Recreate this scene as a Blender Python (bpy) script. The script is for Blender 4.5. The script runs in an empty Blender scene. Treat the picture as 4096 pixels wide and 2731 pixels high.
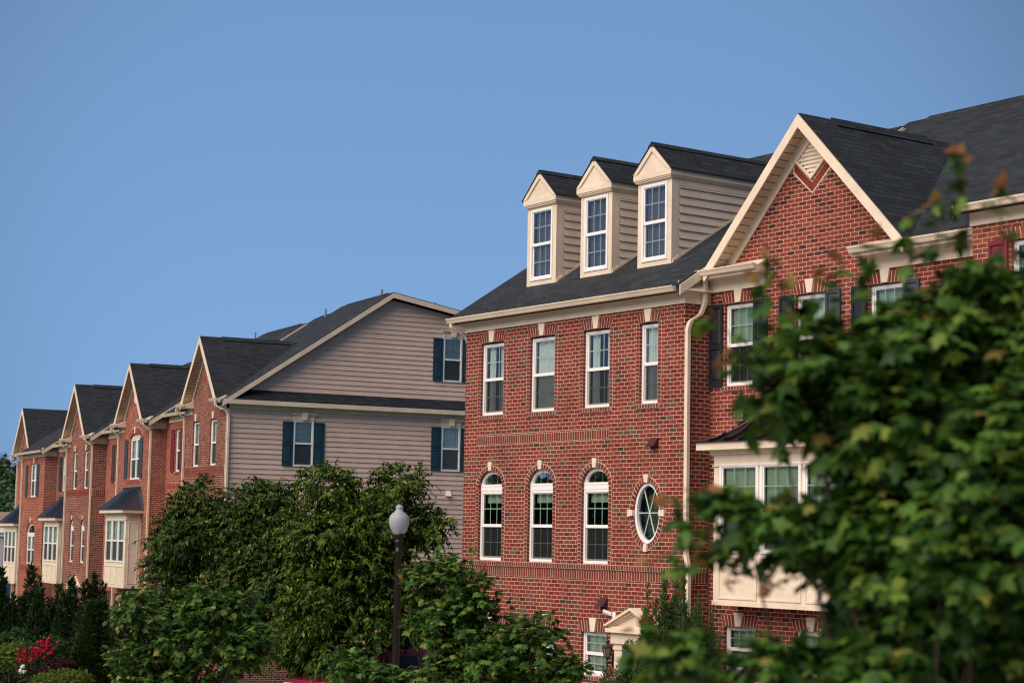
import bpy, math, random
import numpy as np
from mathutils import Vector, Matrix
from mathutils.geometry import tessellate_polygon
R = math.radians
rng = np.random.default_rng(7)
random.seed(7)
scene = bpy.context.scene
COL = scene.collection

# ------------------------------------------------------------------ camera
FPX, PITCH, ROLL = 7565.5, 0.1041405, 0.01899694      # focal length in units of 1/4096 picture widths
CAM = Vector((0, 0, 5.5))
fw = Vector((0, math.cos(PITCH), math.sin(PITCH))); up = Vector((0, -math.sin(PITCH), math.cos(PITCH))); rt = Vector((1, 0, 0))
cr = rt * math.cos(ROLL) + up * math.sin(ROLL); cu = -rt * math.sin(ROLL) + up * math.cos(ROLL)
cam_d = bpy.data.cameras.new('camera'); cam = bpy.data.objects.new('camera', cam_d); COL.objects.link(cam)
cam.matrix_world = Matrix(((cr.x, cu.x, -fw.x, CAM.x), (cr.y, cu.y, -fw.y, CAM.y), (cr.z, cu.z, -fw.z, CAM.z), (0, 0, 0, 1)))
cam_d.sensor_width = 36; cam_d.lens = FPX / 4096 * 36
cam_d.clip_start = .1; cam_d.clip_end = 5000
cam_d.dof.use_dof = True; cam_d.dof.focus_distance = 48; cam_d.dof.aperture_fstop = 2.2
scene.camera = cam

def at(x, y, d):
    """world point seen at photo pixel x, y (4096 wide) at depth d along the view axis"""
    return CAM + (fw * FPX + cr * (x - 2048) - cu * (y - 1365.5)) * (d / FPX)

# ------------------------------------------------------------------ materials
def new_mat(name):
    m = bpy.data.materials.new(name); m.use_nodes = True
    nt = m.node_tree; nt.nodes.clear()
    return m, nt, nt.nodes, nt.links
def N(nt, t, **kw):
    n = nt.nodes.new(t)
    for k, v in kw.items():
        if k in n.inputs: n.inputs[k].default_value = v
        else: setattr(n, k, v)
    return n
def ramp(nt, stops, interp='LINEAR'):
    r = nt.nodes.new('ShaderNodeValToRGB'); r.color_ramp.interpolation = interp
    e = r.color_ramp.elements
    while len(e) < len(stops): e.new(.5)
    for i, (p, c) in enumerate(stops):
        e[i].position = p; e[i].color = (*c, 1)
    return r
def mixc(nt, fac, a, b, blend='MIX'):
    m = nt.nodes.new('ShaderNodeMix'); m.data_type = 'RGBA'; m.blend_type = blend
    for s, v in ((0, fac), (6, a), (7, b)):
        if hasattr(v, 'links') or isinstance(v, bpy.types.NodeSocket): nt.links.new(v, m.inputs[s])
        else: m.inputs[s].default_value = v if s == 0 else (*v, 1)
    return m.outputs[2]
def finish(nt, shader):
    o = nt.nodes.new('ShaderNodeOutputMaterial'); nt.links.new(shader, o.inputs[0])

def plain(name, col, rough=.5, metal=0, noise=.12, nscale=6, bump=0, spec=.4):
    m, nt, n, l = new_mat(name)
    tc = N(nt, 'ShaderNodeTexCoord')
    nz = N(nt, 'ShaderNodeTexNoise', Scale=nscale, Detail=5.0, Roughness=.6); l.new(tc.outputs['Object'], nz.inputs['Vector'])
    r = ramp(nt, [(.3, tuple(c * (1 - noise) for c in col)), (.7, tuple(min(1, c * (1 + noise)) for c in col))]); l.new(nz.outputs['Fac'], r.inputs[0])
    b = N(nt, 'ShaderNodeBsdfPrincipled', Roughness=rough, Metallic=metal); b.inputs['Specular IOR Level'].default_value = spec
    l.new(r.outputs[0], b.inputs['Base Color'])
    if bump:
        bp = N(nt, 'ShaderNodeBump', Strength=.6, Distance=bump); l.new(nz.outputs['Fac'], bp.inputs['Height']); l.new(bp.outputs[0], b.inputs['Normal'])
    finish(nt, b.outputs[0]); return m

def brick(name, cols, mortar=(.60, .49, .41), bw=.203, rh=.0813, offset=.5, joint=.0052, island=False):
    m, nt, n, l = new_mat(name)
    uv = N(nt, 'ShaderNodeUVMap')
    if island:
        g = N(nt, 'ShaderNodeNewGeometry'); rnd = g.outputs['Random Per Island']; fac = None
    else:
        bt = N(nt, 'ShaderNodeTexBrick', offset=offset, squash=1.0)
        wob = N(nt, 'ShaderNodeTexNoise', Scale=9.0, Detail=2.0); l.new(uv.outputs[0], wob.inputs['Vector'])
        vm = N(nt, 'ShaderNodeVectorMath', operation='MULTIPLY_ADD'); l.new(wob.outputs['Color'], vm.inputs[0]); vm.inputs[1].default_value = (.006, .005, 0); l.new(uv.outputs[0], vm.inputs[2])
        l.new(vm.outputs[0], bt.inputs['Vector'])
        for k, v in (('Color1', (0, 0, 0, 1)), ('Color2', (1, 1, 1, 1)), ('Mortar', (.5, .5, .5, 1)), ('Scale', 1.0), ('Mortar Size', joint), ('Mortar Smooth', .15), ('Bias', 0.0), ('Brick Width', bw), ('Row Height', rh)):
            bt.inputs[k].default_value = v
        rnd = bt.outputs['Color']; fac = bt.outputs['Fac']
    rp = ramp(nt, cols); l.new(rnd, rp.inputs[0])
    nz = N(nt, 'ShaderNodeTexNoise', Scale=1.1, Detail=6.0, Roughness=.65); l.new(uv.outputs[0], nz.inputs['Vector'])
    nf = N(nt, 'ShaderNodeTexNoise', Scale=55.0, Detail=4.0); l.new(uv.outputs[0], nf.inputs['Vector'])
    r2 = ramp(nt, [(.3, (.76, .75, .75)), (.7, (1.18, 1.16, 1.14))]); l.new(nz.outputs['Fac'], r2.inputs[0])
    r3 = ramp(nt, [(.3, (.78, .78, .78)), (.7, (1.15, 1.15, 1.15))]); l.new(nf.outputs['Fac'], r3.inputs[0])
    c = mixc(nt, 1.0, rp.outputs[0], r3.outputs[0], 'MULTIPLY')
    if fac is not None: c = mixc(nt, fac, c, mortar)
    c = mixc(nt, 1.0, c, r2.outputs[0], 'MULTIPLY')
    b = N(nt, 'ShaderNodeBsdfPrincipled', Roughness=.85); b.inputs['Specular IOR Level'].default_value = .2
    l.new(c, b.inputs['Base Color'])
    bp = N(nt, 'ShaderNodeBump', Strength=.7, Distance=.006)
    if fac is not None:
        ma = N(nt, 'ShaderNodeMath', operation='MULTIPLY_ADD'); l.new(fac, ma.inputs[0]); ma.inputs[1].default_value = -1.0; l.new(nf.outputs['Fac'], ma.inputs[2])
        l.new(ma.outputs[0], bp.inputs['Height'])
    else: l.new(nf.outputs['Fac'], bp.inputs['Height'])
    l.new(bp.outputs[0], b.inputs['Normal'])
    finish(nt, b.outputs[0]); return m

def shingle(name, a, b_):
    m, nt, n, l = new_mat(name)
    uv = N(nt, 'ShaderNodeUVMap')
    bt = N(nt, 'ShaderNodeTexBrick', offset=.37)
    for k, v in (('Color1', (0, 0, 0, 1)), ('Color2', (1, 1, 1, 1)), ('Mortar', (0, 0, 0, 1)), ('Scale', 1.0), ('Mortar Size', .011), ('Mortar Smooth', .4), ('Brick Width', .33), ('Row Height', .142)):
        bt.inputs[k].default_value = v
    l.new(uv.outputs[0], bt.inputs['Vector'])
    rp = ramp(nt, [(0, a), (1, b_)]); l.new(bt.outputs['Color'], rp.inputs[0])
    nz = N(nt, 'ShaderNodeTexNoise', Scale=.55, Detail=5.0); l.new(uv.outputs[0], nz.inputs['Vector'])
    nf = N(nt, 'ShaderNodeTexNoise', Scale=90.0, Detail=3.0); l.new(uv.outputs[0], nf.inputs['Vector'])
    r2 = ramp(nt, [(.3, (.8, .8, .8)), (.7, (1.2, 1.2, 1.2))]); l.new(nz.outputs['Fac'], r2.inputs[0])
    r3 = ramp(nt, [(.3, (.7, .7, .7)), (.7, (1.3, 1.3, 1.3))]); l.new(nf.outputs['Fac'], r3.inputs[0])
    c = mixc(nt, 1.0, rp.outputs[0], r2.outputs[0], 'MULTIPLY'); c = mixc(nt, 1.0, c, r3.outputs[0], 'MULTIPLY')
    c = mixc(nt, bt.outputs['Fac'], c, tuple(x * .3 for x in a))
    sx = N(nt, 'ShaderNodeSeparateXYZ'); l.new(uv.outputs[0], sx.inputs[0])
    md = N(nt, 'ShaderNodeMath', operation='MODULO'); l.new(sx.outputs['Y'], md.inputs[0]); md.inputs[1].default_value = .142
    h = N(nt, 'ShaderNodeMath', operation='MULTIPLY_ADD'); l.new(md.outputs[0], h.inputs[0]); h.inputs[1].default_value = -5.0
    l.new(bt.outputs['Color'], h.inputs[2])
    bp = N(nt, 'ShaderNodeBump', Strength=.5, Distance=.008); l.new(h.outputs[0], bp.inputs['Height'])
    b = N(nt, 'ShaderNodeBsdfPrincipled', Roughness=.8); b.inputs['Specular IOR Level'].default_value = .35
    l.new(c, b.inputs['Base Color']); l.new(bp.outputs[0], b.inputs['Normal']); finish(nt, b.outputs[0]); return m

def glass_mat(name, refl=.22, tint=(.72, .78, .76), rough=.0):
    m, nt, n, l = new_mat(name)
    t = N(nt, 'ShaderNodeBsdfTransparent'); t.inputs[0].default_value = (*tint, 1)
    g = N(nt, 'ShaderNodeBsdfGlossy', Roughness=rough); g.inputs[0].default_value = (.93, .95, 1, 1)
    lw = N(nt, 'ShaderNodeLayerWeight', Blend=.35)
    ma = N(nt, 'ShaderNodeMath', operation='MULTIPLY_ADD'); l.new(lw.outputs['Fresnel'], ma.inputs[0]); ma.inputs[1].default_value = .7; ma.inputs[2].default_value = refl; ma.use_clamp = True
    tc = N(nt, 'ShaderNodeTexCoord'); nz = N(nt, 'ShaderNodeTexNoise', Scale=1.6, Detail=1.0); l.new(tc.outputs['Object'], nz.inputs['Vector'])
    bp = N(nt, 'ShaderNodeBump', Strength=.25, Distance=.01); l.new(nz.outputs['Fac'], bp.inputs['Height']); l.new(bp.outputs[0], g.inputs['Normal'])
    mx = N(nt, 'ShaderNodeMixShader'); l.new(ma.outputs[0], mx.inputs[0]); l.new(t.outputs[0], mx.inputs[1]); l.new(g.outputs[0], mx.inputs[2])
    finish(nt, mx.outputs[0]); return m

def screen_mat(name):
    m, nt, n, l = new_mat(name)
    t = N(nt, 'ShaderNodeBsdfTransparent'); d = N(nt, 'ShaderNodeBsdfDiffuse'); d.inputs[0].default_value = (.03, .03, .033, 1)
    mx = N(nt, 'ShaderNodeMixShader', Fac=.55); l.new(t.outputs[0], mx.inputs[1]); l.new(d.outputs[0], mx.inputs[2]); finish(nt, mx.outputs[0]); return m

def leaf_mat(name, stops, trans=.3, rough=.55, tcol=1.6):
    m, nt, n, l = new_mat(name)
    g = N(nt, 'ShaderNodeNewGeometry')
    rp = ramp(nt, stops); l.new(g.outputs['Random Per Island'], rp.inputs[0])
    b = N(nt, 'ShaderNodeBsdfPrincipled', Roughness=rough); b.inputs['Specular IOR Level'].default_value = .18
    l.new(rp.outputs[0], b.inputs['Base Color'])
    t = N(nt, 'ShaderNodeBsdfTranslucent'); c2 = mixc(nt, 1.0, rp.outputs[0], (tcol, tcol * 1.05, tcol * .5), 'MULTIPLY'); l.new(c2, t.inputs[0])
    mx = N(nt, 'ShaderNodeMixShader', Fac=trans); l.new(b.outputs[0], mx.inputs[1]); l.new(t.outputs[0], mx.inputs[2]); finish(nt, mx.outputs[0]); return m

BROWN = (.13, .080, .060)
MB_ = dict(
 brick_deep=brick('brick_deep_red', [(0, (0.154, 0.0214, 0.0150)), (.25, (0.189, 0.0268, 0.0172)), (.55, (0.207, 0.0345, 0.0215)), (.80, (0.224, 0.0429, 0.0257)), (.89, (0.154, 0.0356, 0.0225)), (.925, BROWN), (1, (0.054, 0.0256, 0.0177))]),
 brick_plum=brick('brick_plum_red', [(0, (0.192, 0.0297, 0.0215)), (.35, (0.224, 0.0356, 0.0246)), (.62, (0.254, 0.0505, 0.0311)), (.80, (0.192, 0.0309, 0.0225)), (.88, (0.099, 0.0214, 0.0183)), (1, (0.069, 0.0178, 0.0172))]),
 brick_mixed=brick('brick_mixed_brown', [(0, (0.191, 0.0391, 0.0262)), (.4, (0.222, 0.0504, 0.0319)), (.66, (0.262, 0.0661, 0.0400)), (.76, (0.135, 0.0409, 0.0273)), (.9, (0.076, 0.0365, 0.0262)), (1, (0.055, 0.0284, 0.0217))]),
 brick_orange=brick('brick_orange_red', [(0, (0.199, 0.0391, 0.0251)), (.35, (0.238, 0.0517, 0.0309)), (.7, (0.278, 0.0661, 0.0355)), (.85, (0.333, 0.0913, 0.0400)), (1, (0.286, 0.0756, 0.0371))]),
)
ISL = dict(
 brick_deep=brick('brick_deep_soldier', [(0, (0.154, 0.0214, 0.0150)), (.5, (0.200, 0.0309, 0.0204)), (.8, (0.224, 0.0417, 0.0257)), (.88, (0.146, 0.0356, 0.0225)), (1, BROWN)], island=True),
 brick_plum=brick('brick_plum_soldier', [(0, (0.192, 0.0297, 0.0215)), (.6, (0.239, 0.0417, 0.0268)), (1, (0.185, 0.0327, 0.0225))], island=True),
 brick_mixed=brick('brick_mixed_soldier', [(0, (0.191, 0.0378, 0.0262)), (.6, (0.246, 0.0599, 0.0366)), (1, (0.159, 0.0441, 0.0297))], island=True),
 brick_orange=brick('brick_orange_soldier', [(0, (0.238, 0.0504, 0.0314)), (.6, (0.286, 0.0693, 0.0371)), (1, (0.333, 0.0881, 0.0400))], island=True),
)
MORTAR = plain('mortar', (.58, .47, .39), .9, nscale=30)
TRIM = plain('beige_trim', (.71, .585, .46), .5, noise=.11, nscale=1.7)
TRIMW = plain('stained_cream_panel', (.70, .60, .475), .5, noise=.16, nscale=3)
SOFFIT = plain('tan_soffit', (.52, .41, .29), .55, noise=.08)
def siding(name, col, step, z0):
    m, nt, n, l = new_mat(name); uv = N(nt, 'ShaderNodeUVMap'); ad = N(nt, 'ShaderNodeVectorMath', operation='ADD'); ad.inputs[1].default_value = (.4, -z0, 0); l.new(uv.outputs[0], ad.inputs[0])
    bt = N(nt, 'ShaderNodeTexBrick', offset=.41)
    for k, v in (('Color1', (0, 0, 0, 1)), ('Color2', (1, 1, 1, 1)), ('Mortar', (.5, .5, .5, 1)), ('Scale', 1.0), ('Mortar Size', .004), ('Mortar Smooth', .2), ('Brick Width', 3.1), ('Row Height', step)): bt.inputs[k].default_value = v
    l.new(ad.outputs[0], bt.inputs['Vector'])
    nz = N(nt, 'ShaderNodeTexNoise', Scale=1.4, Detail=6.0, Roughness=.65); l.new(uv.outputs[0], nz.inputs['Vector'])
    r = ramp(nt, [(0, tuple(c * .95 for c in col)), (1, tuple(c * 1.05 for c in col))]); l.new(bt.outputs['Color'], r.inputs[0])
    r2 = ramp(nt, [(.3, (.90, .89, .88)), (.7, (1.05, 1.05, 1.05))]); l.new(nz.outputs['Fac'], r2.inputs[0])
    c = mixc(nt, 1.0, r.outputs[0], r2.outputs[0], 'MULTIPLY'); mm = N(nt, 'ShaderNodeMath', operation='MULTIPLY'); l.new(bt.outputs['Fac'], mm.inputs[0]); mm.inputs[1].default_value = .35
    c = mixc(nt, mm.outputs[0], c, tuple(x * .4 for x in col))
    wv = N(nt, 'ShaderNodeTexNoise', Scale=3.2, Detail=1.0); l.new(uv.outputs[0], wv.inputs['Vector']); bp = N(nt, 'ShaderNodeBump', Strength=.35, Distance=.02); l.new(wv.outputs['Fac'], bp.inputs['Height'])
    b = N(nt, 'ShaderNodeBsdfPrincipled', Roughness=.5); l.new(c, b.inputs['Base Color']); l.new(bp.outputs[0], b.inputs['Normal']); finish(nt, b.outputs[0]); return m
SIDING = siding('taupe_siding', (.66, .48, .405), .187, 4.57 + .25)
SIDE_D = siding('beige_siding', (.66, .545, .455), .174, 11.28 - .55)
WHITE = plain('white_vinyl', (.80, .78, .77), .35, noise=.03)
MUNT = plain('pale_glazing_bar', (.62, .74, .68), .5, noise=.03)
SHING = shingle('roof_shingle', (.008, .0108, .0155), (.021, .0265, .035))
METAL = plain('black_standing_seam', (.085, .10, .14), .33, .8, noise=.1, spec=.6)
METALB = plain('brown_black_seam', (.022, .014, .015), .38, .3, noise=.1, spec=.5)
GLASS = glass_mat('window_glass', .07, (.74, .84, .78)); GLASS_D = glass_mat('dormer_glass', .16, (.86, .88, .9)); GREYC = plain('grey_pane_backing', (.20, .185, .21), .8, noise=.12); GLASS_U = glass_mat('pale_glass', .13, (.88, .94, .92))
SCREEN = screen_mat('insect_screen')
BLIND = plain('pale_blind', (.62, .68, .58), .6, noise=.05)
CURT = plain('sheer_curtain', (.85, .87, .85), .8, noise=.06)
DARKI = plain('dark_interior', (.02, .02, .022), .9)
TEAL = plain('teal_shutter_paint', (.012, .045, .072), .4, noise=.08)
CHAR = plain('charcoal_shutter_paint', (.018, .020, .025), .4, noise=.08)
SLATE = plain('slate_shutter_paint', (.045, .058, .066), .45, noise=.08)
WINE = plain('wine_shutter_paint', (.16, .022, .032), .45, noise=.08)
BRNS = plain('brown_shutter_paint', (.065, .042, .034), .45, noise=.08)
MAROON = plain('maroon_vent', (.05, .012, .016), .5)
BLACK = plain('black_paint', (.006, .006, .007), .4, noise=.1)
BRONZE = plain('bronze_metal', (.03, .02, .017), .4, noise=.2, spec=.6)
LEAD = plain('grey_pipe', (.20, .21, .22), .5)
BARK = plain('bark', (.07, .052, .042), .9, noise=.35, nscale=14, bump=.02)
TWIG = plain('reddish_twig', (.10, .04, .03), .7, noise=.2)

# ------------------------------------------------------------------ mesh builder
class MB:
    def __init__(s, T=None): s.v = []; s.f = []; s.mi = []; s.T = T or (lambda a, b, c: (a, b, c))
    def add(s, pts): i = len(s.v); s.v += [s.T(*p) for p in pts]; return i
    def poly(s, pts, m=0):
        i = s.add(pts); s.f.append(tuple(range(i, i + len(pts)))); s.mi.append(m)
    def faces(s, pts, fs, m=0):
        i = s.add(pts)
        for f in fs: s.f.append(tuple(i + k for k in f)); s.mi.append(m)
    def box(s, x0, x1, y0, y1, z0, z1, m=0):
        s.faces([(x0, y0, z0), (x1, y0, z0), (x1, y1, z0), (x0, y1, z0), (x0, y0, z1), (x1, y0, z1), (x1, y1, z1), (x0, y1, z1)],
                [(0, 3, 2, 1), (4, 5, 6, 7), (0, 1, 5, 4), (1, 2, 6, 5), (2, 3, 7, 6), (3, 0, 4, 7)], m)
    def ext(s, prof, axis, a, b, m=0, cap=True):
        """extrude a closed 2-D profile; axis 'u' (profile = y,z), 'v' (profile = x,z), 'z' (profile = x,y)"""
        f = {'u': lambda p, t: (t, p[0], p[1]), 'v': lambda p, t: (p[0], t, p[1]), 'z': lambda p, t: (p[0], p[1], t)}[axis]
        n = len(prof); fs = [(i, (i + 1) % n, n + (i + 1) % n, n + i) for i in range(n)]
        if cap: fs += [tuple(range(n))[::-1], tuple(range(n, 2 * n))]
        s.faces([f(p, a) for p in prof] + [f(p, b) for p in prof], fs, m)
    def strip(s, A, B, d0, d1, m=0, closed=False):
        """board between two polylines A, B in the (x, z) plane with front at d0, back at d1"""
        n = len(A); P = [(x, d0, z) for x, z in A] + [(x, d0, z) for x, z in B] + [(x, d1, z) for x, z in A] + [(x, d1, z) for x, z in B]
        fs = []; rngn = range(n if closed else n - 1)
        for i in rngn:
            j = (i + 1) % n
            fs += [(i, j, n + j, n + i), (i, 2 * n + i, 2 * n + j, j), (n + i, n + j, 3 * n + j, 3 * n + i)]
        if not closed: fs += [(0, n, 3 * n, 2 * n), (n - 1, 3 * n - 1, 4 * n - 1, 2 * n - 1)]
        s.faces(P, fs, m)
    def holed(s, outer, holes, d, m=0):
        loops = [[Vector((x, z, 0)) for x, z in outer]] + [[Vector((x, z, 0)) for x, z in h] for h in holes]
        flat = [p for lp in loops for p in lp]
        i = s.add([(p.x, d, p.y) for p in flat])
        for t in tessellate_polygon(loops): s.f.append(tuple(i + k for k in t)); s.mi.append(m)
    def tube(s, path, r, n=6, m=0, cap=True):
        path = [Vector(p) for p in path]; rs = r if isinstance(r, (list, tuple)) else [r] * len(path)
        pts = []; ref = Vector((.13, .21, 1)).normalized()
        for k, p in enumerate(path):
            t = (path[min(k + 1, len(path) - 1)] - path[max(k - 1, 0)])
            t = t.normalized() if t.length > 1e-9 else Vector((0, 0, 1))
            rf = ref if abs(t.dot(ref)) < .95 else Vector((1, 0, 0))
            a = t.cross(rf).normalized(); b = t.cross(a)
            pts += [tuple(p + (a * math.cos(2 * math.pi * q / n) + b * math.sin(2 * math.pi * q / n)) * rs[k]) for q in range(n)]
        fs = [(k * n + q, k * n + (q + 1) % n, (k + 1) * n + (q + 1) % n, (k + 1) * n + q) for k in range(len(path) - 1) for q in range(n)]
        if cap: fs += [tuple(range(n))[::-1], tuple(range((len(path) - 1) * n, len(path) * n))]
        s.faces(pts, fs, m)
    def bars(s, path, w, d, m=0):
        """rectangular pipe (w along x, d along y) following a path"""
        n = len(path); pts = []
        for p in path: pts += [(p[0] - w / 2, p[1] - d / 2, p[2]), (p[0] + w / 2, p[1] - d / 2, p[2]), (p[0] + w / 2, p[1] + d / 2, p[2]), (p[0] - w / 2, p[1] + d / 2, p[2])]
        fs = [(k * 4 + q, k * 4 + (q + 1) % 4, k * 4 + 4 + (q + 1) % 4, k * 4 + 4 + q) for k in range(n - 1) for q in range(4)] + [(0, 1, 2, 3), tuple(range(4 * n - 4, 4 * n))]
        s.faces(pts, fs, m)
    def lathe(s, prof, n=24, m=0, c=(0, 0)):
        pts = [(c[0] + r * math.cos(2 * math.pi * q / n), c[1] + r * math.sin(2 * math.pi * q / n), z) for r, z in prof for q in range(n)]
        s.faces(pts, [(k * n + q, k * n + (q + 1) % n, (k + 1) * n + (q + 1) % n, (k + 1) * n + q) for k in range(len(prof) - 1) for q in range(n)], m)
    def build(s, name, mats, parent=None, smooth=False, off=(0, 0, 0)):
        me = bpy.data.meshes.new(name)
        v = np.array(s.v, float) - np.array(off, float)
        me.from_pydata([tuple(p) for p in v], [], s.f)
        mats = mats if isinstance(mats, (list, tuple)) else [mats]
        for m in mats: me.materials.append(m)
        if len(mats) > 1: me.polygons.foreach_set('material_index', s.mi)
        uvl = me.uv_layers.new(name='UVMap'); buf = np.zeros(2 * len(me.loops))
        for p in me.polygons:
            nrm = p.normal; t = Vector((0, 0, 1)).cross(nrm)
            t = t.normalized() if t.length > .05 else Vector((1, 0, 0))
            if abs(t.x) >= abs(t.y):
                if t.x < 0: t = -t
            elif t.y < 0: t = -t
            b = nrm.cross(t)
            if b.z < 0: b = -b
            for li in p.loop_indices:
                co = me.vertices[me.loops[li].vertex_index].co
                buf[2 * li] = co.dot(t); buf[2 * li + 1] = co.dot(b)
        uvl.data.foreach_set('uv', buf)
        if smooth: me.polygons.foreach_set('use_smooth', [True] * len(me.polygons))
        me.update()
        o = bpy.data.objects.new(name, me); COL.objects.link(o)
        if parent: o.parent = parent
        return o

def tag(o, label=None, cat=None, group=None, kind=None):
    for k, v in (('label', label), ('category', cat), ('group', group), ('kind', kind)):
        if v: o[k] = v
    return o
def empty(name, loc, label, cat, group=None, rz=0):
    o = bpy.data.objects.new(name, None); COL.objects.link(o); o.location = loc; o.rotation_euler = (0, 0, rz); o.empty_display_size = .3
    return tag(o, label, cat, group)

# ------------------------------------------------------------------ house kit
class Frame:                                   # a row of houses: x along the fronts, y into the buildings
    def __init__(s, yaw, ox, oy):
        s.x = Vector((-math.sin(yaw), -math.cos(yaw), 0)); s.y = Vector((math.cos(yaw), -math.sin(yaw), 0)); s.o = Vector((ox, oy, 0))
        s.ang = math.atan2(s.x.y, s.x.x)
    def w(s, u, v, z): return s.o + s.x * u + s.y * v + Vector((0, 0, z))
ROWM = Frame(-0.61810382, -1.02527911, 42.40873586)
ROWL = Frame(-0.46142563, -10.53344147, 69.96335067)

class House:
    def __init__(s, fr, u0, v0, zg, dz, brk, label, group):
        s.fr, s.u0, s.v0, s.zg, s.dz, s.brk = fr, u0, v0, zg, dz, brk
        s.off = (u0, v0, zg)
        s.root = empty('brick_townhouse', fr.w(u0, v0, zg), label, 'townhouse', group, fr.ang)
    def b(s, mb, name, mats, parent=None, smooth=False):
        o = mb.build(name, mats, parent or s.root, smooth, s.off); return o
    def front(s, v=None):                       # wall map: (along, depth inward, z)
        vv = s.v0 if v is None else v
        return lambda a, d, z: (a, vv + d, z)
    def right(s, u): return lambda a, d, z: (u - d, a, z)

def arch_pts(a0, a1, zs, rise, n=14):
    c, h = (a0 + a1) / 2, (a1 - a0) / 2
    return [(c - h * math.cos(math.pi * k / n), zs + rise * math.sin(math.pi * k / n)) for k in range(n + 1)]
def rect(a0, a1, z0, z1): return [(a0, z0), (a1, z0), (a1, z1), (a0, z1)]
def arched(a0, a1, z0, zs, rise): return [(a0, z0), (a1, z0)] + arch_pts(a0, a1, zs, rise)[::-1]
def oval(c, z, hw, hh, n=28): return [(c + hw * math.cos(2 * math.pi * k / n), z + hh * math.sin(2 * math.pi * k / n)) for k in range(n)]

def wall(mb, outer, holes, depth=.12, m=0):
    """wall face with real openings and brick reveals"""
    mb.holed(outer, holes, 0, m)
    for h in holes:
        n = len(h)
        for i in range(n):
            (x0, z0), (x1, z1) = h[i], h[(i + 1) % n]
            mb.poly([(x0, 0, z0), (x1, 0, z1), (x1, depth, z1), (x0, depth, z0)], m)

def voussoir(mb, quad, d0, d1): mb.faces([(x, d0, z) for x, z in quad] + [(x, d1, z) for x, z in quad], [(0, 1, 2, 3), (0, 4, 5, 1), (1, 5, 6, 2), (2, 6, 7, 3), (3, 7, 4, 0)])

def jack_arch(H, T, a0, a1, z0, h=.20, key=True, slant=.07, kh=.06):
    n = max(6, round((a1 - a0 + .06) / .081)); lo0, lo1, hi0, hi1 = a0 - .03, a1 + .03, a0 - .03 - slant, a1 + .03 + slant
    back = MB(T); back.poly([(lo0, -.004, z0 - .003), (lo1, -.004, z0 - .003), (hi1, -.004, z0 + h), (hi0, -.004, z0 + h)])
    o = H.b(back, 'lintel', MORTAR)
    mb = MB(T)
    for i in range(n):
        f0, f1 = (i + .10) / n, (i + .90) / n
        voussoir(mb, [(lo0 + (lo1 - lo0) * f0, z0), (lo0 + (lo1 - lo0) * f1, z0), (hi0 + (hi1 - hi0) * f1, z0 + h), (hi0 + (hi1 - hi0) * f0, z0 + h)], -.0075, .02)
    H.b(mb, 'brick_voussoirs', ISL[H.brk], o)
    if key:
        c = (a0 + a1) / 2; k = MB(T)
        voussoir(k, [(c - .065, z0 + .008), (c + .065, z0 + .008), (c + .115, z0 + h + kh), (c - .115, z0 + h + kh)], -.045, .02)
        H.b(k, 'keystone', TRIM, o)

def arch_ring(H, T, a0, a1, zs, rise, th=.105, key=True, kz=.08, full=False):
    back = MB(T); mb = MB(T)
    c, h = (a0 + a1) / 2, (a1 - a0) / 2
    if full: f = lambda t, r: (c + (h + r) * math.cos(t), zs + (rise + r) * math.sin(t)); t0, t1 = 0, 2 * math.pi
    else: f = lambda t, r: (c - (h + r) * math.cos(t), zs + (rise + r) * math.sin(t)); t0, t1 = 0, math.pi
    L = (math.pi * (h + rise) * (2 if full else 1)) / 2 * 1.0; n = int(L / .079)
    ks = [t0 + (t1 - t0) * k / 40 for k in range(41)]
    for a, b in zip(ks, ks[1:]): back.poly([(f(a, 0)[0], -.004, f(a, 0)[1]), (f(b, 0)[0], -.004, f(b, 0)[1]), (f(b, th + .012)[0], -.004, f(b, th + .012)[1]), (f(a, th + .012)[0], -.004, f(a, th + .012)[1])])
    for i in range(n):
        a, b = t0 + (t1 - t0) * (i + .10) / n, t0 + (t1 - t0) * (i + .90) / n
        voussoir(mb, [f(a, 0), f(b, 0), f(b, th), f(a, th)], -.009, .06)
    o = H.b(back, 'lintel', MORTAR); H.b(mb, 'brick_voussoirs', ISL[H.brk], o)
    if key:
        k = MB(T); w0, w1 = .05, .075
        if full:
            for sg in (-1, 1):
                k2 = MB(T); voussoir(k2, [(c + sg * (h - .005), zs - .055), (c + sg * (h - .005), zs + .055), (c + sg * (h + th + kz), zs + .07), (c + sg * (h + th + kz), zs - .07)], -.04, .02); H.b(k2, 'keystone', TRIM, o)
            k2 = MB(T); voussoir(k2, [(c - w0, zs - rise + .005), (c + w0, zs - rise + .005), (c + w0, zs - rise - th - kz), (c - w0, zs - rise - th - kz)], -.04, .02); H.b(k2, 'keystone', TRIM, o)
        voussoir(k, [(c - w0, zs + rise - .005), (c + w0, zs + rise - .005), (c + w1, zs + rise + th + kz), (c - w1, zs + rise + th + kz)], -.04, .02)
        H.b(k, 'keystone', TRIM, o)

def band(H, T, a0, a1, z0, z1, name, d=-.012, step=.081, m=None):
    """a course of bricks on end: real bricks on a mortar bed"""
    back = MB(T); back.box(a0, a1, d + .004, .02, z0, z1)
    o = H.b(back, name, MORTAR)
    mb = MB(T); n = max(1, round((a1 - a0) / step)); w = (a1 - a0) / n
    for i in range(n): voussoir(mb, [(a0 + w * (i + .095), z0 + .007), (a0 + w * (i + .905), z0 + .007), (a0 + w * (i + .905), z1 - .007), (a0 + w * (i + .095), z1 - .007)], d, .02)
    H.b(mb, 'brick_course', m or ISL[H.brk], o)

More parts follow.
